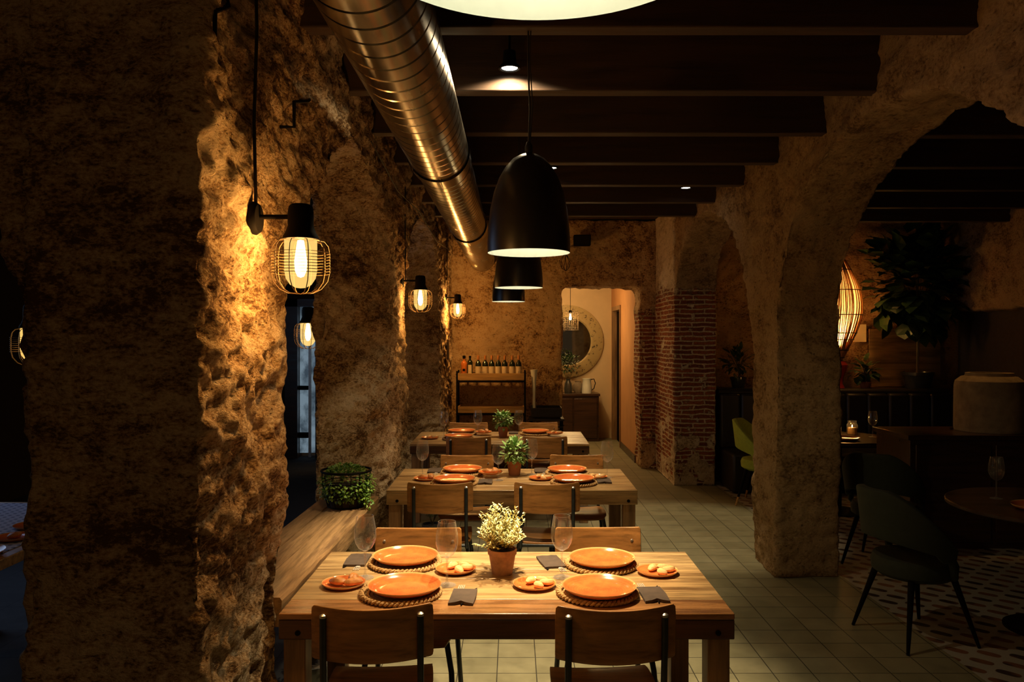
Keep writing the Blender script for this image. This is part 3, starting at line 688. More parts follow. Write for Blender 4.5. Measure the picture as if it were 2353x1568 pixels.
def setting(tn, key, pl, mt, sp, gl, nk, nbread, crust=0, fork=True):
    w = POS[key]; q = '%s place of the %s table' % (w, tn)
    mp_ = at(*mt, TZ) if tn == 'front' else at(*pl, .785)
    place(MATP, (*mp_[:2], TZ), random.uniform(0, 6), 'round braided seagrass placemat at the '+q)
    if pl: p = at(*pl, .785); place(PL, (p[0], p[1], TZ+.0195), 0, 'large orange dinner plate at the '+q)
    if sp:
        p = at(*sp, .765); zl = TZ; dv = Vector((p[0]-mp_[0], p[1]-mp_[1]))
        lim = .252 if tn == 'front' else .237
        if dv.length < lim: dv = dv.normalized()*lim; p = (mp_[0]+dv.x, mp_[1]+dv.y)
        if dv.length < .25: zl = TZ+.0222
        place(SP, (p[0], p[1], zl), 0, 'small orange side plate with bread at the '+q)
        for k in range(nbread):
            a = k*2.4+crust; rr = .0 if nbread == 1 else .036
            br = BR[(0 if crust else 1+k % 2)]
            place(br, (p[0]+rr*math.cos(a)+.012, p[1]+rr*math.sin(a), zl+.0075), a*1.7, 'piece of bread heaped on the %s side plate of the %s table' % (w, tn), 'bread on the side plate, %s, %s table' % (w, tn), rot=(random.uniform(-.1, .1), random.uniform(-.12, .12), a*1.7))
    if gl: p = at(*gl, TZ); place(GL, (p[0], p[1], TZ), 0, 'empty wine glass at the '+q)
    if nk:
        p = at(nk[0], nk[1], TZ); far = key[0] == 'f'; a = (PI if far else 0)+(nk[2] if len(nk) > 2 else 0)
        place(NP, (p[0], p[1], TZ), a, 'dark brown napkin sleeve holding cutlery at the '+q)
        ca, sa = math.cos(a), math.sin(a)
        off = lambda x, y: (p[0]+x*ca-y*sa, p[1]+x*sa+y*ca, TZ+.0015)
        if fork:
            place(FK, off(-.020, .045), a, 'steel fork in the napkin sleeve at the '+q)
            place(KN, off(.022, .008), a-.2, 'dark knife in the napkin sleeve at the '+q)
random.seed(5)
setting('front', 'fl', (932, 1279), (931, 1297), (1046, 1305), (839, 1328), (822, 1290), 4)
setting('front', 'nl', (930, 1347), (921, 1366), (790, 1338), (1027, 1345), (1064, 1375, -.05), 3, 1)
setting('front', 'fr', (1383, 1284), (1381, 1300), (1508, 1310), (1291, 1327), (1266, 1294, .2), 4)
setting('front', 'nr', (1377, 1350), (1372, 1365), (1228, 1340), None, (1500, 1370, .05), 4)
setting('middle', 'fl', (1063, 1078), (1062, 1084), (1127, 1091), (971, 1095), (999, 1083), 3, 1)
setting('middle', 'nl', (1044, 1101), (1048, 1108), (979, 1098), (1145, 1104), (1115, 1109), 2, 1)
setting('middle', 'fr', (1303, 1079), (1304, 1085), (1368, 1095), (1222, 1091), (1243, 1083), 3)
setting('middle', 'nr', (1318, 1100), (1322, 1106), (1243, 1097), (1395, 1098), (1387, 1107), 3)
setting('rear', 'fl', (1061, 990), (1063, 993), (1111, 997), (1020, 1005), None, 2, 1)
setting('rear', 'nl', (1054, 1002), (1056, 1006), (988, 1005), (1098, 1002), None, 2)
setting('rear', 'fr', (1230, 991), (1233, 995), (1271, 999), (1192, 1002), (1180, 996), 2, fork=False)
# ------------------------------------------------------------------ plants
def foliage(b, c, rad, n, L, w, seed, out=.9, up=.3, lo=.35):
    random.seed(seed)
    for i in range(n):
        d = Vector((random.gauss(0, 1), random.gauss(0, 1), random.gauss(0, 1))).normalized(); q = random.uniform(lo, 1)
        p = Vector(c)+Vector((d.x*rad[0]*q, d.y*rad[1]*q, d.z*rad[2]*q))
        dd = d*out+Vector((random.uniform(-.6, .6), random.uniform(-.6, .6), random.uniform(-.4, .4)+up))
        b.leaf(p, dd, (random.uniform(-.3, .3), random.uniform(-.3, .3), 1), L*random.uniform(.7, 1.2), w*random.uniform(.7, 1.2), random.uniform(.05, .3))
def pot(r, rt, rb, h, m):
    B().lathe([(.0, 0), (rb, 0), (rt*.93, h*.78), (rt, h*.80), (rt*1.02, h), (rt*.92, h), (rt*.88, h*.85), (.0, h*.85)], 36, cap=False).obj('pot', m, r)
    B().lathe([(.0, h*.83), (rt*.9, h*.84), (rt*.6, h*.9), (.0, h*.92)], 24, cap=False).obj('soil', 'soil', r)
p = at(1154, 1318, TZ)
r = thing('potted_plant', 'pale yellow feathery plant in a rough clay pot on the front table', 'plant', (p[0], p[1], TZ), 0, 'potted plants as table centrepieces')
pot(r, .061, .043, .105, 'terracotta')
b = B(); random.seed(8); st = B()
for k in range(80):
    a = random.uniform(0, 2*PI); el = random.uniform(.15, 1.45); L = random.uniform(.085, .155)*(.75+.35*math.sin(el)); tip = Vector((math.cos(a)*math.cos(el), math.sin(a)*math.cos(el), math.sin(el)))*L
    base = Vector((random.uniform(-.02, .02), random.uniform(-.02, .02), .10)); st.tube([base, base+tip*.6+Vector((0, 0, .01)), base+tip+Vector((0, 0, .02))], [.0015, .0012, .0008], 4)
    for j in range(26):
        t_ = .25+.8*j/26; pp = base+tip*t_+Vector((0, 0, .02*t_)); ang = random.uniform(0, 2*PI)
        dd = tip.normalized()*.8+Vector((math.cos(ang), math.sin(ang), random.uniform(-.3, .6)))
        b.leaf(pp, dd, (0, 0, 1), random.uniform(.014, .024), .008, .1)
st.obj('stem', 'stem', r); b.obj('foliage', 'leaf_pale', r, smooth=False)
for (px, py, tn, sd) in ((1182, 1092, 'middle', 2), (1156, 1004, 'rear', 3)):
    p = at(px, py, TZ)
    r = thing('potted_plant', 'green leafy plant in a plain clay pot on the %s table' % tn, 'plant', (p[0], p[1], TZ), 0, 'potted plants as table centrepieces')
    pot(r, .055, .040, .105, 'clay2'); b = B(); foliage(b, (0, 0, .165), (.074, .074, .082), 190, .056, .030, sd, up=.1, lo=.45); st = B(); random.seed(sd)
    for k in range(16):
        a = random.uniform(0, 2*PI); q = random.uniform(.02, .07); st.tube([(0, 0, .09), (q*.4*math.cos(a), q*.4*math.sin(a), .13), (q*math.cos(a), q*math.sin(a), random.uniform(.15, .21))], .0018, 4)
    st.obj('stem', 'stem', r); b.obj('foliage', 'leaf_green', r, smooth=False)
# ------------------------------------------------------------------ sill and basket
sl = thing('wooden_sill', 'thick worn plank sill between the first two stone piers', 'sill', (0, 0, 0))
def wavy_plank(x0a, x1a, x0b, x1b, ya, yb, z0, z1, seed):
    random.seed(seed); n = 14; v = []; f = []
    for i in range(n+1):
        t_ = i/n; y = ya+(yb-ya)*t_; xl = x0a+(x0b-x0a)*t_; xr = x1a+(x1b-x1a)*t_+random.uniform(-.006, .006)
        v += [(xl, y, z0), (xr-.012+random.uniform(-.008, .008), y, z0), (xr, y, z1-.012), (xr-.008, y, z1), (xl, y, z1)]
    for i in range(n):
        for k in range(5): f.append((i*5+k, i*5+(k+1) % 5, (i+1)*5+(k+1) % 5, (i+1)*5+k))
    f += [(0, 1, 2, 3, 4), tuple(n*5+k for k in range(5))]
    return B().add(v, f)
wavy_plank(-1.0, -.862, -.955, -.825, 2.93, 4.80, .665, .775, 1).obj('plank', 'sill', sl)
wavy_plank(-1.10, -1.004, -1.06, -.959, 2.93, 4.76, .675, .772, 2).obj('plank', 'sill', sl)
wavy_plank(-1.20, -1.104, -1.165, -1.064, 2.93, 4.70, .675, .773, 3).obj('plank', 'sill', sl)
r = thing('hanging_plant_basket', 'round black wire basket of trailing ivy on the wooden sill', 'plant', (-.965, 4.52, .776))
b = B()
for h, rr in ((0.004, .105), (.07, .125), (.14, .135), (.205, .14)): b.tube([(rr*math.cos(a), rr*math.sin(a), h) for a in np.linspace(0, 2*PI, 41)[:-1]], .003 if h < .2 else .007, 6, True)
for k in range(16):
    a = 2*PI*k/16; b.tube([(q*math.cos(a), q*math.sin(a), h) for h, q in ((.004, .105), (.07, .125), (.14, .135), (.205, .14))], .002, 5)
b.obj('wire_basket', 'blackmatt', r)
B().lathe([(.0, .004), (.095, .004), (.115, .12), (.0, .13)], 24, cap=False).obj('soil', 'soil', r)
b = B(); foliage(b, (0, 0, .125), (.158, .155, .115), 1500, .022, .017, 4, up=-.2, lo=.72)
foliage(b, (.13, -.05, .06), (.035, .06, .10), 160, .019, .014, 5, up=-.5, lo=.2)
b.obj('foliage', 'leaf_ivy', r, smooth=False)
def fern(x, y, h, label, seed, z=0):
    r = thing('floor_plant', label, 'plant', (x, y, z)); pot(r, .09, .07, .14, 'pottery_grey'); random.seed(seed); st = B(); b = B()
    for k in range(18):
        a = random.uniform(0, 2*PI); L = random.uniform(.5, 1)*h; out = random.uniform(.35, .8)
        P = [Vector((math.cos(a)*out*L*.55*t_, math.sin(a)*out*L*.55*t_, .12+L*(t_*(1.35-.6*t_*out))*.75)) for t_ in np.linspace(0, 1, 9)]
        st.tube(P, .002, 4)
        for j in range(2, 9):
            d = (P[j]-P[j-1]).normalized(); s_ = d.cross(Vector((0, 0, 1))).normalized() if abs(d.z) < .99 else Vector((1, 0, 0))
            for q in (-1, 1): b.leaf(P[j], s_*q+d*.5, (0, 0, 1), .045*(1.2-j/12), .014, .2)
    st.obj('stem', 'stem', r); b.obj('foliage', 'leaf_dark', r, smooth=False); return r
fern(-.99, 3.88, .42, 'dark fern on the floor under the sill behind the front table leg', 1)
fern(-.70, 6.75, .52, 'dark fern on the floor between the middle and rear tables', 2)
# ------------------------------------------------------------------ bottle trolley
r = thing('bottle_trolley', 'black framed trolley with wooden trays holding wine bottles by the back wall', 'trolley', (0, 0, 0))
X0, X1, Y0, Y1 = -.725, .155, 9.92, 10.24
for nm, z0, z1 in (('upper_tray', 1.205, 1.29), ('middle_tray', .79, .87), ('lower_tray', .30, .38)):
    B().box(X0+.02, X1-.02, Y0, Y0+.018, z0, z1).box(X0+.02, X1-.02, Y1-.018, Y1, z0, z1).box(X0+.02, X0+.038, Y0+.018, Y1-.018, z0, z1).box(X1-.038, X1-.02, Y0+.018, Y1-.018, z0, z1).box(X0+.038, X1-.038, Y0+.018, Y1-.018, z0, z0+.02).obj(nm, 'traywood', r, bevel=.002)
    B().box(X0, X1, Y0-.006, Y0, z0-.03, z0-.004).obj('rail', 'blackmatt', r)
for x in (X0+.008, X1-.008):
    for y in (Y0+.008, Y1-.008): B().box(x-.010, x+.010, y-.010, y+.010, 0, 1.32).obj('post', 'blackmatt', r)
BO = thing('wine_bottle', '', 'bottle', group='wine bottles on the trolley')
B().lathe([(.0, 0), (.036, 0), (.0375, .01), (.0375, .175), (.033, .198), (.017, .218), (.0145, .23), (.0145, .262), (.0, .262)], 28, cap=False).obj('body', 'bottle', BO)
B().lathe([(.0, .290), (.0155, .290), (.0158, .235), (.0150, .233)], 20, cap=False).obj('capsule', 'crust', BO)
B().lathe([(.0382, .055), (.0382, .150)], 28, cap=False).obj('label', 'label', BO)
wb = [(1099, 'dark wine bottle third from the left on the trolley'), (1115, 'dark wine bottle fourth from the left on the trolley'), (1130, 'dark wine bottle in the middle of the trolley row'), (1145, 'dark wine bottle fourth from the right on the trolley'), (1160, 'dark wine bottle third from the right on the trolley'), (1177, 'dark wine bottle second from the right on the trolley'), (1192, 'dark wine bottle at the right end of the trolley')]
for k, (px, lab) in enumerate(wb):
    place(BO, ((px-1180)*10.03/1800, 10.03, 1.2255), 0, lab)
r = thing('olive_oil_bottle', 'slim black bottle with pale label, second from left on the trolley', 'bottle', (-.557, 10.03, 1.2255))
B().lathe([(.0, 0), (.034, 0), (.035, .01), (.035, .20), (.028, .222), (.014, .235), (.013, .26), (.0, .26)], 24, cap=False).obj('body', 'bottle', r)
B().box(-.022, .022, -.037, -.0355, .06, .17).obj('label', 'label', r); B().lathe([(.0, .259), (.016, .259), (.016, .285), (.0, .285)], 16, cap=False).obj('cap', 'blackmatt', r)
r = thing('liqueur_bottle', 'orange liqueur bottle with black stopper at the left end of the trolley', 'bottle', (-.633, 10.03, 1.2255))
B().lathe([(.0, 0), (.036, 0), (.038, .01), (.038, .15), (.040, .19), (.026, .212), (.013, .222), (.013, .25), (.0, .25)], 24, cap=False).obj('body', 'amber', r)
B().lathe([(.0, .249), (.018, .249), (.020, .285), (.0, .29)], 16, cap=False).obj('stopper', 'blackmatt', r); B().box(-.016, .016, -.040, -.038, .09, .12).obj('label', 'blackmatt', r)
BG = thing('glass_stack', 'small upturned drinking glasses in front of the wine bottles', 'glass', (-.40, 9.975, 1.2255))
B().lathe([(.026, .002), (.030, .09)], 20, cap=False).obj('tumbler', 'glass', BG); BG.name = 'tumbler_glass'
tag(BG, 'clear tumbler in front of the bottles, left on the trolley', 'glass')
dup(BG, (.085, 9.975, 1.2255), 0, 'clear tumbler in front of the bottles, right on the trolley')
# serving cart right of it
r = thing('serving_cart', 'black metal serving cart with deep tray right of the bottle trolley', 'cart', (0, 0, 0))
B().box(.22, .60, 9.7, 9.71, .76, .87).box(.22, .60, 10.09, 10.10, .76, .87).box(.22, .23, 9.71, 10.09, .76, .87).box(.59, .60, 9.71, 10.09, .76, .87).box(.23, .59, 9.71, 10.09, .76, .775).obj('tray', 'blackm', r, bevel=.003)
B().box(.20, .63, 9.69, 10.11, .71, .735).obj('shelf', 'blackm', r, bevel=.003)
B().tube([(.20, 9.68, .66), (.22, 9.66, .64), (.60, 9.66, .64), (.62, 9.68, .66)], .009, 8).obj('handle', 'blackm', r)
for x in (.225, .605):
    for y in (9.72, 10.08): B().tube([(x, y, 0), (x, y, .71)], .011, 8).obj('leg', 'blackmatt', r)
tag(B().lathe([(.0, 0), (.022, .0), (.026, .03), (.020, .12), (.028, .2), (.048, .28), (.044, .28), (.02, .19), (.0, .15)], 20, cap=False).obj('tall_vase', 'enamel', loc=(.205, 10.17, .736+.0)), 'pale slender trumpet vase beside the bottle trolley', 'vase')
o = C.objects['tall_vase']; o.location = (.262, 10.0, .7755); o.scale = (1, 1, 2.0)
# wall things
r = thing('wall_speaker', 'small black box speaker high on the back wall above the doorway', 'speaker', (.90, 10.36, 3.02))
B().box(-.11, .11, -.12, 0, -.07, .07).obj('cabinet', 'blackmatt', r, bevel=.008); B().box(-.10, .10, -.126, -.121, -.06, .06).obj('grille', 'blackm', r); B().box(-.02, .02, 0, .09, -.02, .02).obj('bracket', 'blackmatt', r)
b = B(); random.seed(4)
for k in range(8):
    a = 2*PI*k/8; b.tube([(.02*math.cos(a), .02*math.sin(a), 0), (.075*math.cos(a), .06*math.sin(a), -.08), (.05*math.cos(a+.3), .05*math.sin(a), -.17), (.01, 0, -.21)], .003, 5)
b.tube([(0, 0, 0), (-.02, .04, .06), (0, .14, .1)], .012, 6)
tag(b.obj('wire_ornament', 'blackmatt', loc=(.68, 10.30, 2.83)), 'small black wire cage ornament hanging on the back wall above the doorway', 'ornament')
tag(B().box(-.012, .012, -.05, .05, -.24, .0).tube([(0, 0, 0), (0, 0, .05)], .004, 6).obj('serving_paddle', 'darkwood', loc=(-.785, 9.40, 1.72)), 'dark narrow wooden board hanging below the rear wall lamp', 'board')
# ------------------------------------------------------------------ room behind the doorway
r = thing('wall_mirror', 'large round mirror with broad speckled frame beyond the doorway', 'mirror', (.93, 13.585, 1.675))
b = B().lathe([(.41, 0), (.41, .03), (.43, .045), (.60, .03), (.63, .015), (.63, 0)], 72, cap=False); b.v = [(x, -z, y) for x, y, z in b.v]; b.obj('frame', 'mframe', r)
b = B().lathe([(.0, .0), (.412, .0), (.412, .012), (.0, .012)], 64, cap=False); b.v = [(x, -z, y) for x, y, z in b.v]; b.obj('mirror_glass', 'mirror', r)
r = thing('cage_pendant_lamp', 'bare lit bulb in a square wire mesh shade beyond the doorway', 'lamp', (.87, 12.0, 2.06))
B().lathe([(.0, .05), (.008, .05), (.018, -.02), (.015, -.045), (.0, -.05)], 16, cap=False).obj('bulb', 'bulb', r)
B().lathe([(.0, .10), (.02, .10), (.03, .06), (.016, .045), (.0, .045)], 16, cap=False).obj('socket', 'blackmatt', r); B().tube([(0, 0, .1), (0, 0, CEIL-2.06)], .004, 6).obj('cord', 'cable', r)
b = B()
for k in range(10):
    h = .07-k*.030; b.tube([(-.12, -.12, h), (.12, -.12, h), (.12, .12, h), (-.12, .12, h)], .0014, 4, True)
for k in range(9):
    u = -.12+k*.03
    for pts in (((u, -.12), (u, .12)), ((-.12, u), (.12, u))):
        for (x, y) in pts: b.tube([(x, y, .07), (x, y, -.20)], .0014, 4)
    b.tube([(u, -.12, .07), (u, .12, .07)], .0014, 4)
b.obj('mesh_shade', 'wire', r)
light('POINT', 'doorway_lamp_light', (.87, 12.0, 2.04), 42, (1, .66, .28), .04)
light('AREA', 'back_room_area', (0.4, 12.3, 3.2), 30, (1, .55, .2), (1.2, .6))  # warm area light below the back room ceiling, no fixture modelled
r = thing('console_table', 'dark console cabinet below the round mirror', 'cabinet', (0, 0, 0))
B().box(.55, 1.45, 13.1, 13.52, .76, .80).obj('top', 'darkwood', r, bevel=.004); B().box(.57, 1.43, 13.12, 13.5, .0, .76).obj('body', 'darkwood', r, bevel=.004)
B().box(.60, .99, 13.10, 13.12, .06, .72).obj('door', 'darkwood', r, bevel=.006); B().box(1.01, 1.40, 13.10, 13.12, .06, .72).obj('door', 'darkwood', r, bevel=.006)
r = thing('flower_vase', 'dark vase of dried flowers in front of the round mirror', 'vase', (.92, 13.2, .8005))
B().lathe([(.0, 0), (.06, 0), (.075, .08), (.06, .17), (.035, .22), (.045, .25), (.038, .25), (.0, .2)], 24, cap=False).obj('vase', 'pottery_grey', r)
b = B(); foliage(b, (0, 0, .52), (.22, .18, .19), 220, .06, .03, 17, lo=.2); b.obj('foliage', 'leaf_dark', r, smooth=False); st = B()
for k in range(12): a = k*.52; st.tube([(0, 0, .2), (.08*math.cos(a), .08*math.sin(a), .36), (.16*math.cos(a), .14*math.sin(a), .5)], .003, 4)
st.obj('stem', 'stem', r)
r = thing('jug', 'cream enamel jug with dark handle on the console below the mirror', 'jug', (1.24, 13.25, .8005))
B().lathe([(.0, 0), (.085, 0), (.088, .02), (.078, .14), (.070, .22), (.078, .25), (.07, .25), (.0, .2)], 28, cap=False).obj('body', 'enamel', r)
B().tube([(.07, 0, .23), (.12, 0, .24), (.145, 0, .17), (.12, 0, .08), (.08, 0, .05)], .008, 8).obj('handle', 'blackmatt', r)
r = thing('ceramic_pot', 'round brown ceramic pot on the console left of the jug', 'pot', (1.10, 13.36, .8005))
B().lathe([(.0, 0), (.06, 0), (.085, .06), (.085, .13), (.05, .18), (.055, .2), (.045, .2), (.0, .17)], 28, cap=False).obj('body', 'stonejar', r)
# ------------------------------------------------------------------ right dining room
r = thing('banquette', 'long black upholstered banquette along the far wall of the right room', 'bench', (0, 0, 0))
b = B()
for k in range(11):
    x = 2.45+k*.25; b.box(x, x+.245, 9.28, 9.5, .42, 1.08)
b.obj('backrest', 'leather', r, bevel=.03); B().box(2.44, 5.22, 9.28, 9.84, .0, 1.10).obj('ledge', 'darkwood', r)
kids(r)[1].data = B().box(2.44, 5.22, 9.50, 9.84, 0, 1.12).mesh('ledge', False); kids(r)[1].data.materials.append(M['darkwood'])
B().tube([(2.45, 9.40, 1.09), (5.2, 9.40, 1.09)], .045, 16).obj('top_roll', 'leather', r); B().box(2.45, 5.2, 8.75, 9.28, .0, .44).obj('seat', 'leather', r, bevel=.03)
Z = 1.1205
r = thing('rattan_lamp', 'tall teardrop rattan lamp on a red vase base in the right room', 'lamp', (3.96, 9.62, Z))
B().lathe([(.0, 0), (.10, 0), (.095, .02), (.075, .06), (.09, .14), (.125, .23), (.135, .29), (.11, .335), (.06, .345), (.0, .345)], 32, cap=False).obj('base', 'redclay', r)
pf = [(.055, .33), (.11, .42), (.17, .55), (.24, .70), (.285, .84), (.305, .95), (.30, 1.08), (.27, 1.22), (.21, 1.37), (.13, 1.53), (.05, 1.65), (.006, 1.72)]
def pr_at(t_):
    i = min(int(t_*(len(pf)-1)), len(pf)-2); u = t_*(len(pf)-1)-i; return (pf[i][0]*(1-u)+pf[i+1][0]*u, pf[i][1]*(1-u)+pf[i+1][1]*u)
b = B(); random.seed(9)
for k in range(104):
    a = 2*PI*k/104; tw = random.uniform(.0, .25)
    b.tube([(q*math.cos(a+tw*t_), q*math.sin(a+tw*t_), h) for t_ in np.linspace(0, 1, 24) for q, h in [pr_at(t_)]], random.uniform(.0045, .0075), 5)
b.obj('reeds', 'reed', r); B().lathe([(q-.012, h) for q, h in pf[:-1]], 40, cap=False).obj('liner', 'liner', r); b = B()
for h in (.34, .38, .47, .60, .68, .90, 1.20, 1.45):
    q = [pr_at(t_)[0] for t_ in np.linspace(0, 1, 200) if pr_at(t_)[1] >= h][0]+.006; b.tube([(q*math.cos(a), q*math.sin(a), h) for a in np.linspace(0, 2*PI, 49)[:-1]], .006, 5, True)
b.obj('hoop', 'darkwood', r)
B().lathe([(.0, .50), (.03, .50), (.045, .56), (.04, .62), (.0, .65)], 20, cap=False).obj('bulb', 'bulb', r); B().tube([(0, 0, .34), (0, 0, .51)], .012, 8).obj('socket', 'blackmatt', r)
light('POINT', 'rattan_lamp_light', (3.96, 9.62, Z+.62), 110, (1, .60, .20), .06)
tag(B().box(-.08, .08, 0, .006, -.11, .11).obj('wall_note', 'canvas', loc=(4.36, 9.86, 1.80)), 'small cream card on the wall behind the rattan lamp', 'card')
def bigleaf(x, y, z, label, n, rad, ch, L, w, seed, potr=(.2, .14, .3), m='pottery_grey', h0=.3, name='potted_plant', grp=None):
    r = thing(name, label, 'plant', (x, y, z), 0, grp); pot(r, potr[0], potr[1], potr[2], m)
    st = B(); st.tube([(0, 0, potr[2]*.8), (.01, 0, ch*.6), (0, .01, ch)], .016 if ch > .8 else .006, 6); b = B(); random.seed(seed)
    foliage(b, (0, 0, ch), rad, n, L, w, seed, lo=.3, up=.1)
    for k in range(14):
        a = random.uniform(0, 2*PI); e = random.uniform(-.6, .8); st.tube([(0, 0, ch*.7), (rad[0]*.5*math.cos(a), rad[1]*.5*math.sin(a), ch+rad[2]*e*.5), (rad[0]*.8*math.cos(a), rad[1]*.8*math.sin(a), ch+rad[2]*e*.9)], .005, 4)
    b.v = [(p_[0], min(p_[1], 9.765-y), p_[2]) for p_ in b.v]; st.v = [(p_[0], min(p_[1], 9.765-y), p_[2]) for p_ in st.v]
    st.obj('stem', 'stem', r); b.obj('foliage', 'leaf_dark', r, smooth=False); return r
bigleaf(4.98, 9.66, 1.1205, 'tall dark fiddle leaf tree in a round grey pot on the banquette ledge', 330, (.56, .30, .66), 1.36, .25, .23, 31, (.19, .14, .2))
bigleaf(4.32, 9.62, 1.1205, 'small split leaf plant on the ledge beside the rattan lamp', 34, (.17, .12, .12), .22, .13, .10, 32, (.07, .05, .08), 'clay2')
bigleaf(2.76, 9.62, 1.1205, 'dark potted plant on the ledge seen left of the round pillar', 60, (.17, .14, .16), .32, .11, .06, 33, (.1, .07, .14))
bigleaf(3.58, 9.62, 1.1205, 'small leafy plant on the ledge between pillar and red lamp base', 30, (.10, .08, .08), .17, .07, .05, 34, (.06, .04, .07), 'clay2')
tag(B().box(4.46, 5.35, 9.815, 9.835, 1.13, 1.85).obj('board_panel', 'boards'), 'horizontal wooden wall boards behind the tall dark plant', 'panel')
light('SPOT', 'ledge_fill_spot', (4.15, 8.85, 3.25), 32, WARM, .05, 46, .8, rot=(.36, 0, 0))  # added spot without a fixture, aimed to brighten ledge and red vase
# cabinets and urn
r = thing('sideboard', 'dark brown sideboard carrying the big stoneware urn', 'cabinet', (0, 0, 0))
B().box(3.25, 5.3, 6.45, 7.1, .90, .94).obj('top', 'darkwood', r, bevel=.004); B().box(3.28, 5.28, 6.48, 7.08, 0, .90).obj('body', 'darkwood', r, bevel=.004)
for k in range(3): B().box(3.32+k*.66, 3.94+k*.66, 6.46, 6.48, .05, .86).obj('door', 'darkwood', r, bevel=.006)
r = thing('stoneware_urn', 'big squat stoneware urn with flat rim on the dark sideboard', 'urn', (4.13, 6.8, .9405))
B().lathe([(.0, 0), (.27, 0), (.275, .02), (.272, .38), (.262, .43), (.215, .468), (.19, .472), (.185, .487), (.185, .50), (.15, .50), (.15, .45), (.0, .42)], 56, cap=False).obj('body', 'stonejar', r)
light('SPOT', 'urn_fill_spot', (4.05, 6.9, 3.2), 22, WARM, .03, 36, .7)  # added spot without a fixture, brightens the top of the urn
def bucket_chair(x, y, rz, label, m, tipm='brass'):
    r = thing('armchair', label, 'chair', (x, y, 0), rz, 'velvet bucket armchairs in the right room')
    B().lathe([(.0, .36), (.20, .365), (.235, .39), (.24, .44), (.225, .475), (.18, .485), (.0, .485)], 36, cap=False, sy=.95).obj('seat', m, r)
    v = []; f = []; n = 24; rows = 8
    for j in range(rows+1):
        for k in range(n+1):
            u = -1+2*k/n; a = -PI/2+u*1.75; au = abs(u)
            top = .88-.30*max(0, au-.25)**1.4/.66; bot = .60-.10*au**2 if au < .8 else .50
            t_ = j/rows; z = bot+(top-bot)*t_; rr = .255+.035*t_*(1-au*.5)
            v.append((rr*math.cos(a), rr*math.sin(a)*1.02, z))
    for j in range(rows):
        for k in range(n): f.append((j*(n+1)+k, j*(n+1)+k+1, (j+1)*(n+1)+k+1, (j+1)*(n+1)+k))
    B().add(v, f).obj('backrest', m, r, solid=.045, bevel=.015)
    for s in (-1, 1):
        B().tube([(s*.22, .08, .40), (s*.262, .04, .46), (s*.258, .02, .56)], .022, 10).obj('arm_support', m, r)
        for q in (-1, 1):
            l = B().tube([(s*.15, q*.14, .37), (s*.215, q*.21, .09)], [.019, .012], 12).obj('leg', 'blackmatt', r)
            B().tube([(s*.215, q*.21, .09), (s*.235, q*.232, .002)], [.0122, .009], 12).obj('leg_tip', tipm, l)
    return r
bucket_chair(2.62, 8.22, -PI/2-.5, 'lime green velvet armchair behind the round stone pillar', 'velvet_green')
bucket_chair(2.34, 4.58, -1.35, 'dark velvet armchair at the round table in the right foreground', 'velvet_dark', 'blackmatt')
bucket_chair(2.86, 6.05, 2.4-PI, 'dark velvet armchair behind, between the two round tables', 'velvet_dark', 'blackmatt')
def round_table(x, y, rad, label):
    r = thing('round_table', label, 'table', (x, y, 0), 0, 'round tables in the right room')
    B().lathe([(.0, .72), (rad-.02, .72), (rad, .73), (rad, .745), (rad-.006, .75), (.0, .75)], 56, cap=False).obj('tabletop', 'darkwood', r)
    B().tube([(0, 0, .02), (0, 0, .72)], .035, 16).obj('column', 'blackmatt', r); B().lathe([(.0, 0), (.24, 0), (.24, .012), (.05, .03), (.0, .03)], 32, cap=False).obj('foot', 'blackmatt', r)
    return r
round_table(3.20, 4.68, .55, 'dark round table at the right edge of the picture')
round_table(3.25, 7.85, .50, 'round table with candle jars behind the round pillar')
place(PL, (3.22, 7.62, .7505), 0, 'orange dinner plate on the round table behind the pillar')
place(PL, (3.05, 4.55, .7505), 0, 'dark orange plate on the round table at the right edge')
place(GL, (2.99, 4.85, .7505), 0, 'empty wine glass on the round table at the right edge')
place(GL, (3.60, 7.85, .7505), 0, 'empty wine glass on the round table behind the pillar')
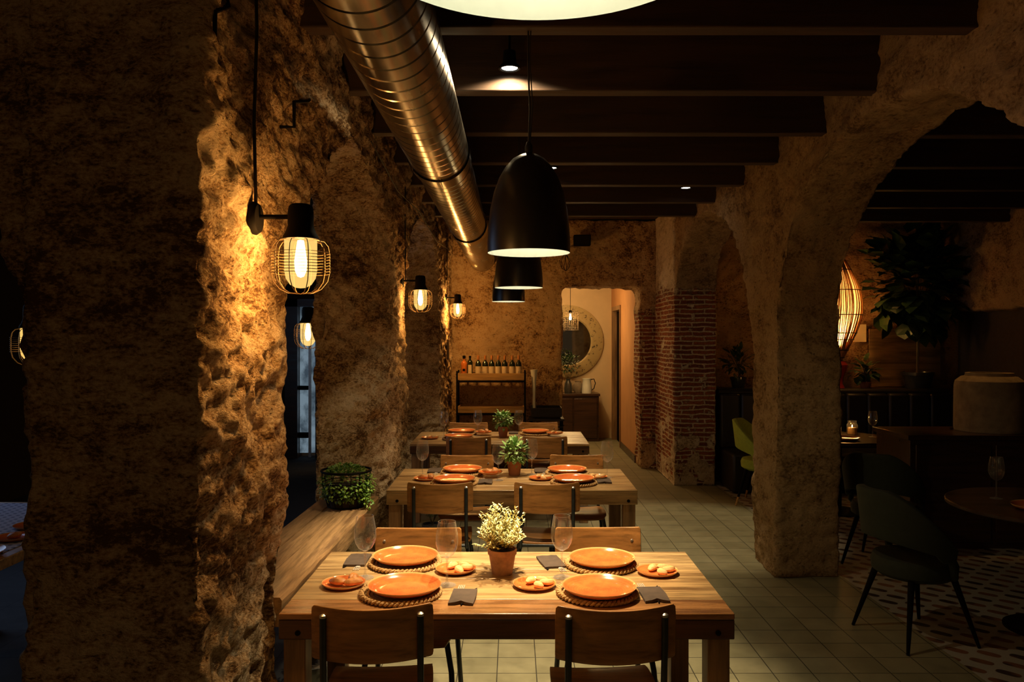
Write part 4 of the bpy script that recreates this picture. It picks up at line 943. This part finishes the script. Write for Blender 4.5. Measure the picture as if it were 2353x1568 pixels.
for k, (x, y, lab) in enumerate(((3.30, 8.02, 'amber glass candle jar, left one on the round table behind the pillar'), (3.48, 8.05, 'glass candle jar, right one on the round table behind the pillar'))):
    r = thing('candle_jar', lab, 'candle', (x, y, .7505), 0, 'candle jars on the round table')
    B().lathe([(.0, 0), (.05, 0), (.055, .02), (.052, .10), (.04, .12), (.043, .14)], 24, cap=False).obj('jar', 'glass', r); B().lathe([(.0, .004), (.045, .004), (.045, .07), (.0, .07)], 20, cap=False).obj('wax', 'bread', r)
    b = B().lathe([(.0, .071), (.006, .078), (.004, .092), (.0, .10)], 10, cap=False).obj('flame', 'bulb', r)
light('POINT', 'candle_light', (3.38, 7.98, .95), 1.2, WARM, .02)
# ------------------------------------------------------------------ side room on the left
r = thing('side_table', 'wooden table with blue patterned runner at the far left edge', 'table', (0, 0, 0))
B().box(-3.2, -2.30, 3.0, 4.75, .70, .75).obj('tabletop', 'table', r, bevel=.004)
for x in (-3.15, -2.42):
    for y in (3.06, 4.6): B().box(x, x+.08, y, y+.08, 0, .70).obj('leg', 'table_leg', r)
tag(B().box(-3.1, -2.36, 3.62, 4.70, .7505, .7535).obj('table_runner', 'runner'), 'blue and white patterned cloth runner on the table at the far left', 'cloth')
place(SP, (-2.52, 4.10, .754), 0, 'small plate of bread on the blue runner, farther of the two'); place(BR[0], (-2.52, 4.10, .7595), .4, 'bread on the farther small plate on the blue runner', 'bread on the blue runner')
place(SP, (-2.46, 3.86, .754), 0, 'small plate of bread on the blue runner, nearer of the two'); place(BR[0], (-2.46, 3.86, .7595), 1.4, 'bread on the nearer small plate on the blue runner', 'bread on the blue runner')
place(PL, (-2.47, 3.55, .7505), 0, 'dinner plate at the near end of the table at the far left')
r = dup(C.objects['wall_lamp'], (-2.27, 3.70, 1.72), 0, 'caged glass lamp peeking out left of the nearest pier', 'caged glass wall lamps')
for c in kids(r):
    if c.name.startswith(('arm', 'wall_plate')): bpy.data.objects.remove(c)
B().tube([(0, 0, .18), (0, 0, CEIL-1.72)], .005, 6).obj('cord', 'cable', r)
light('POINT', 'side_lamp_light', (-2.27, 3.70, 1.715), 3, WARM, .03)
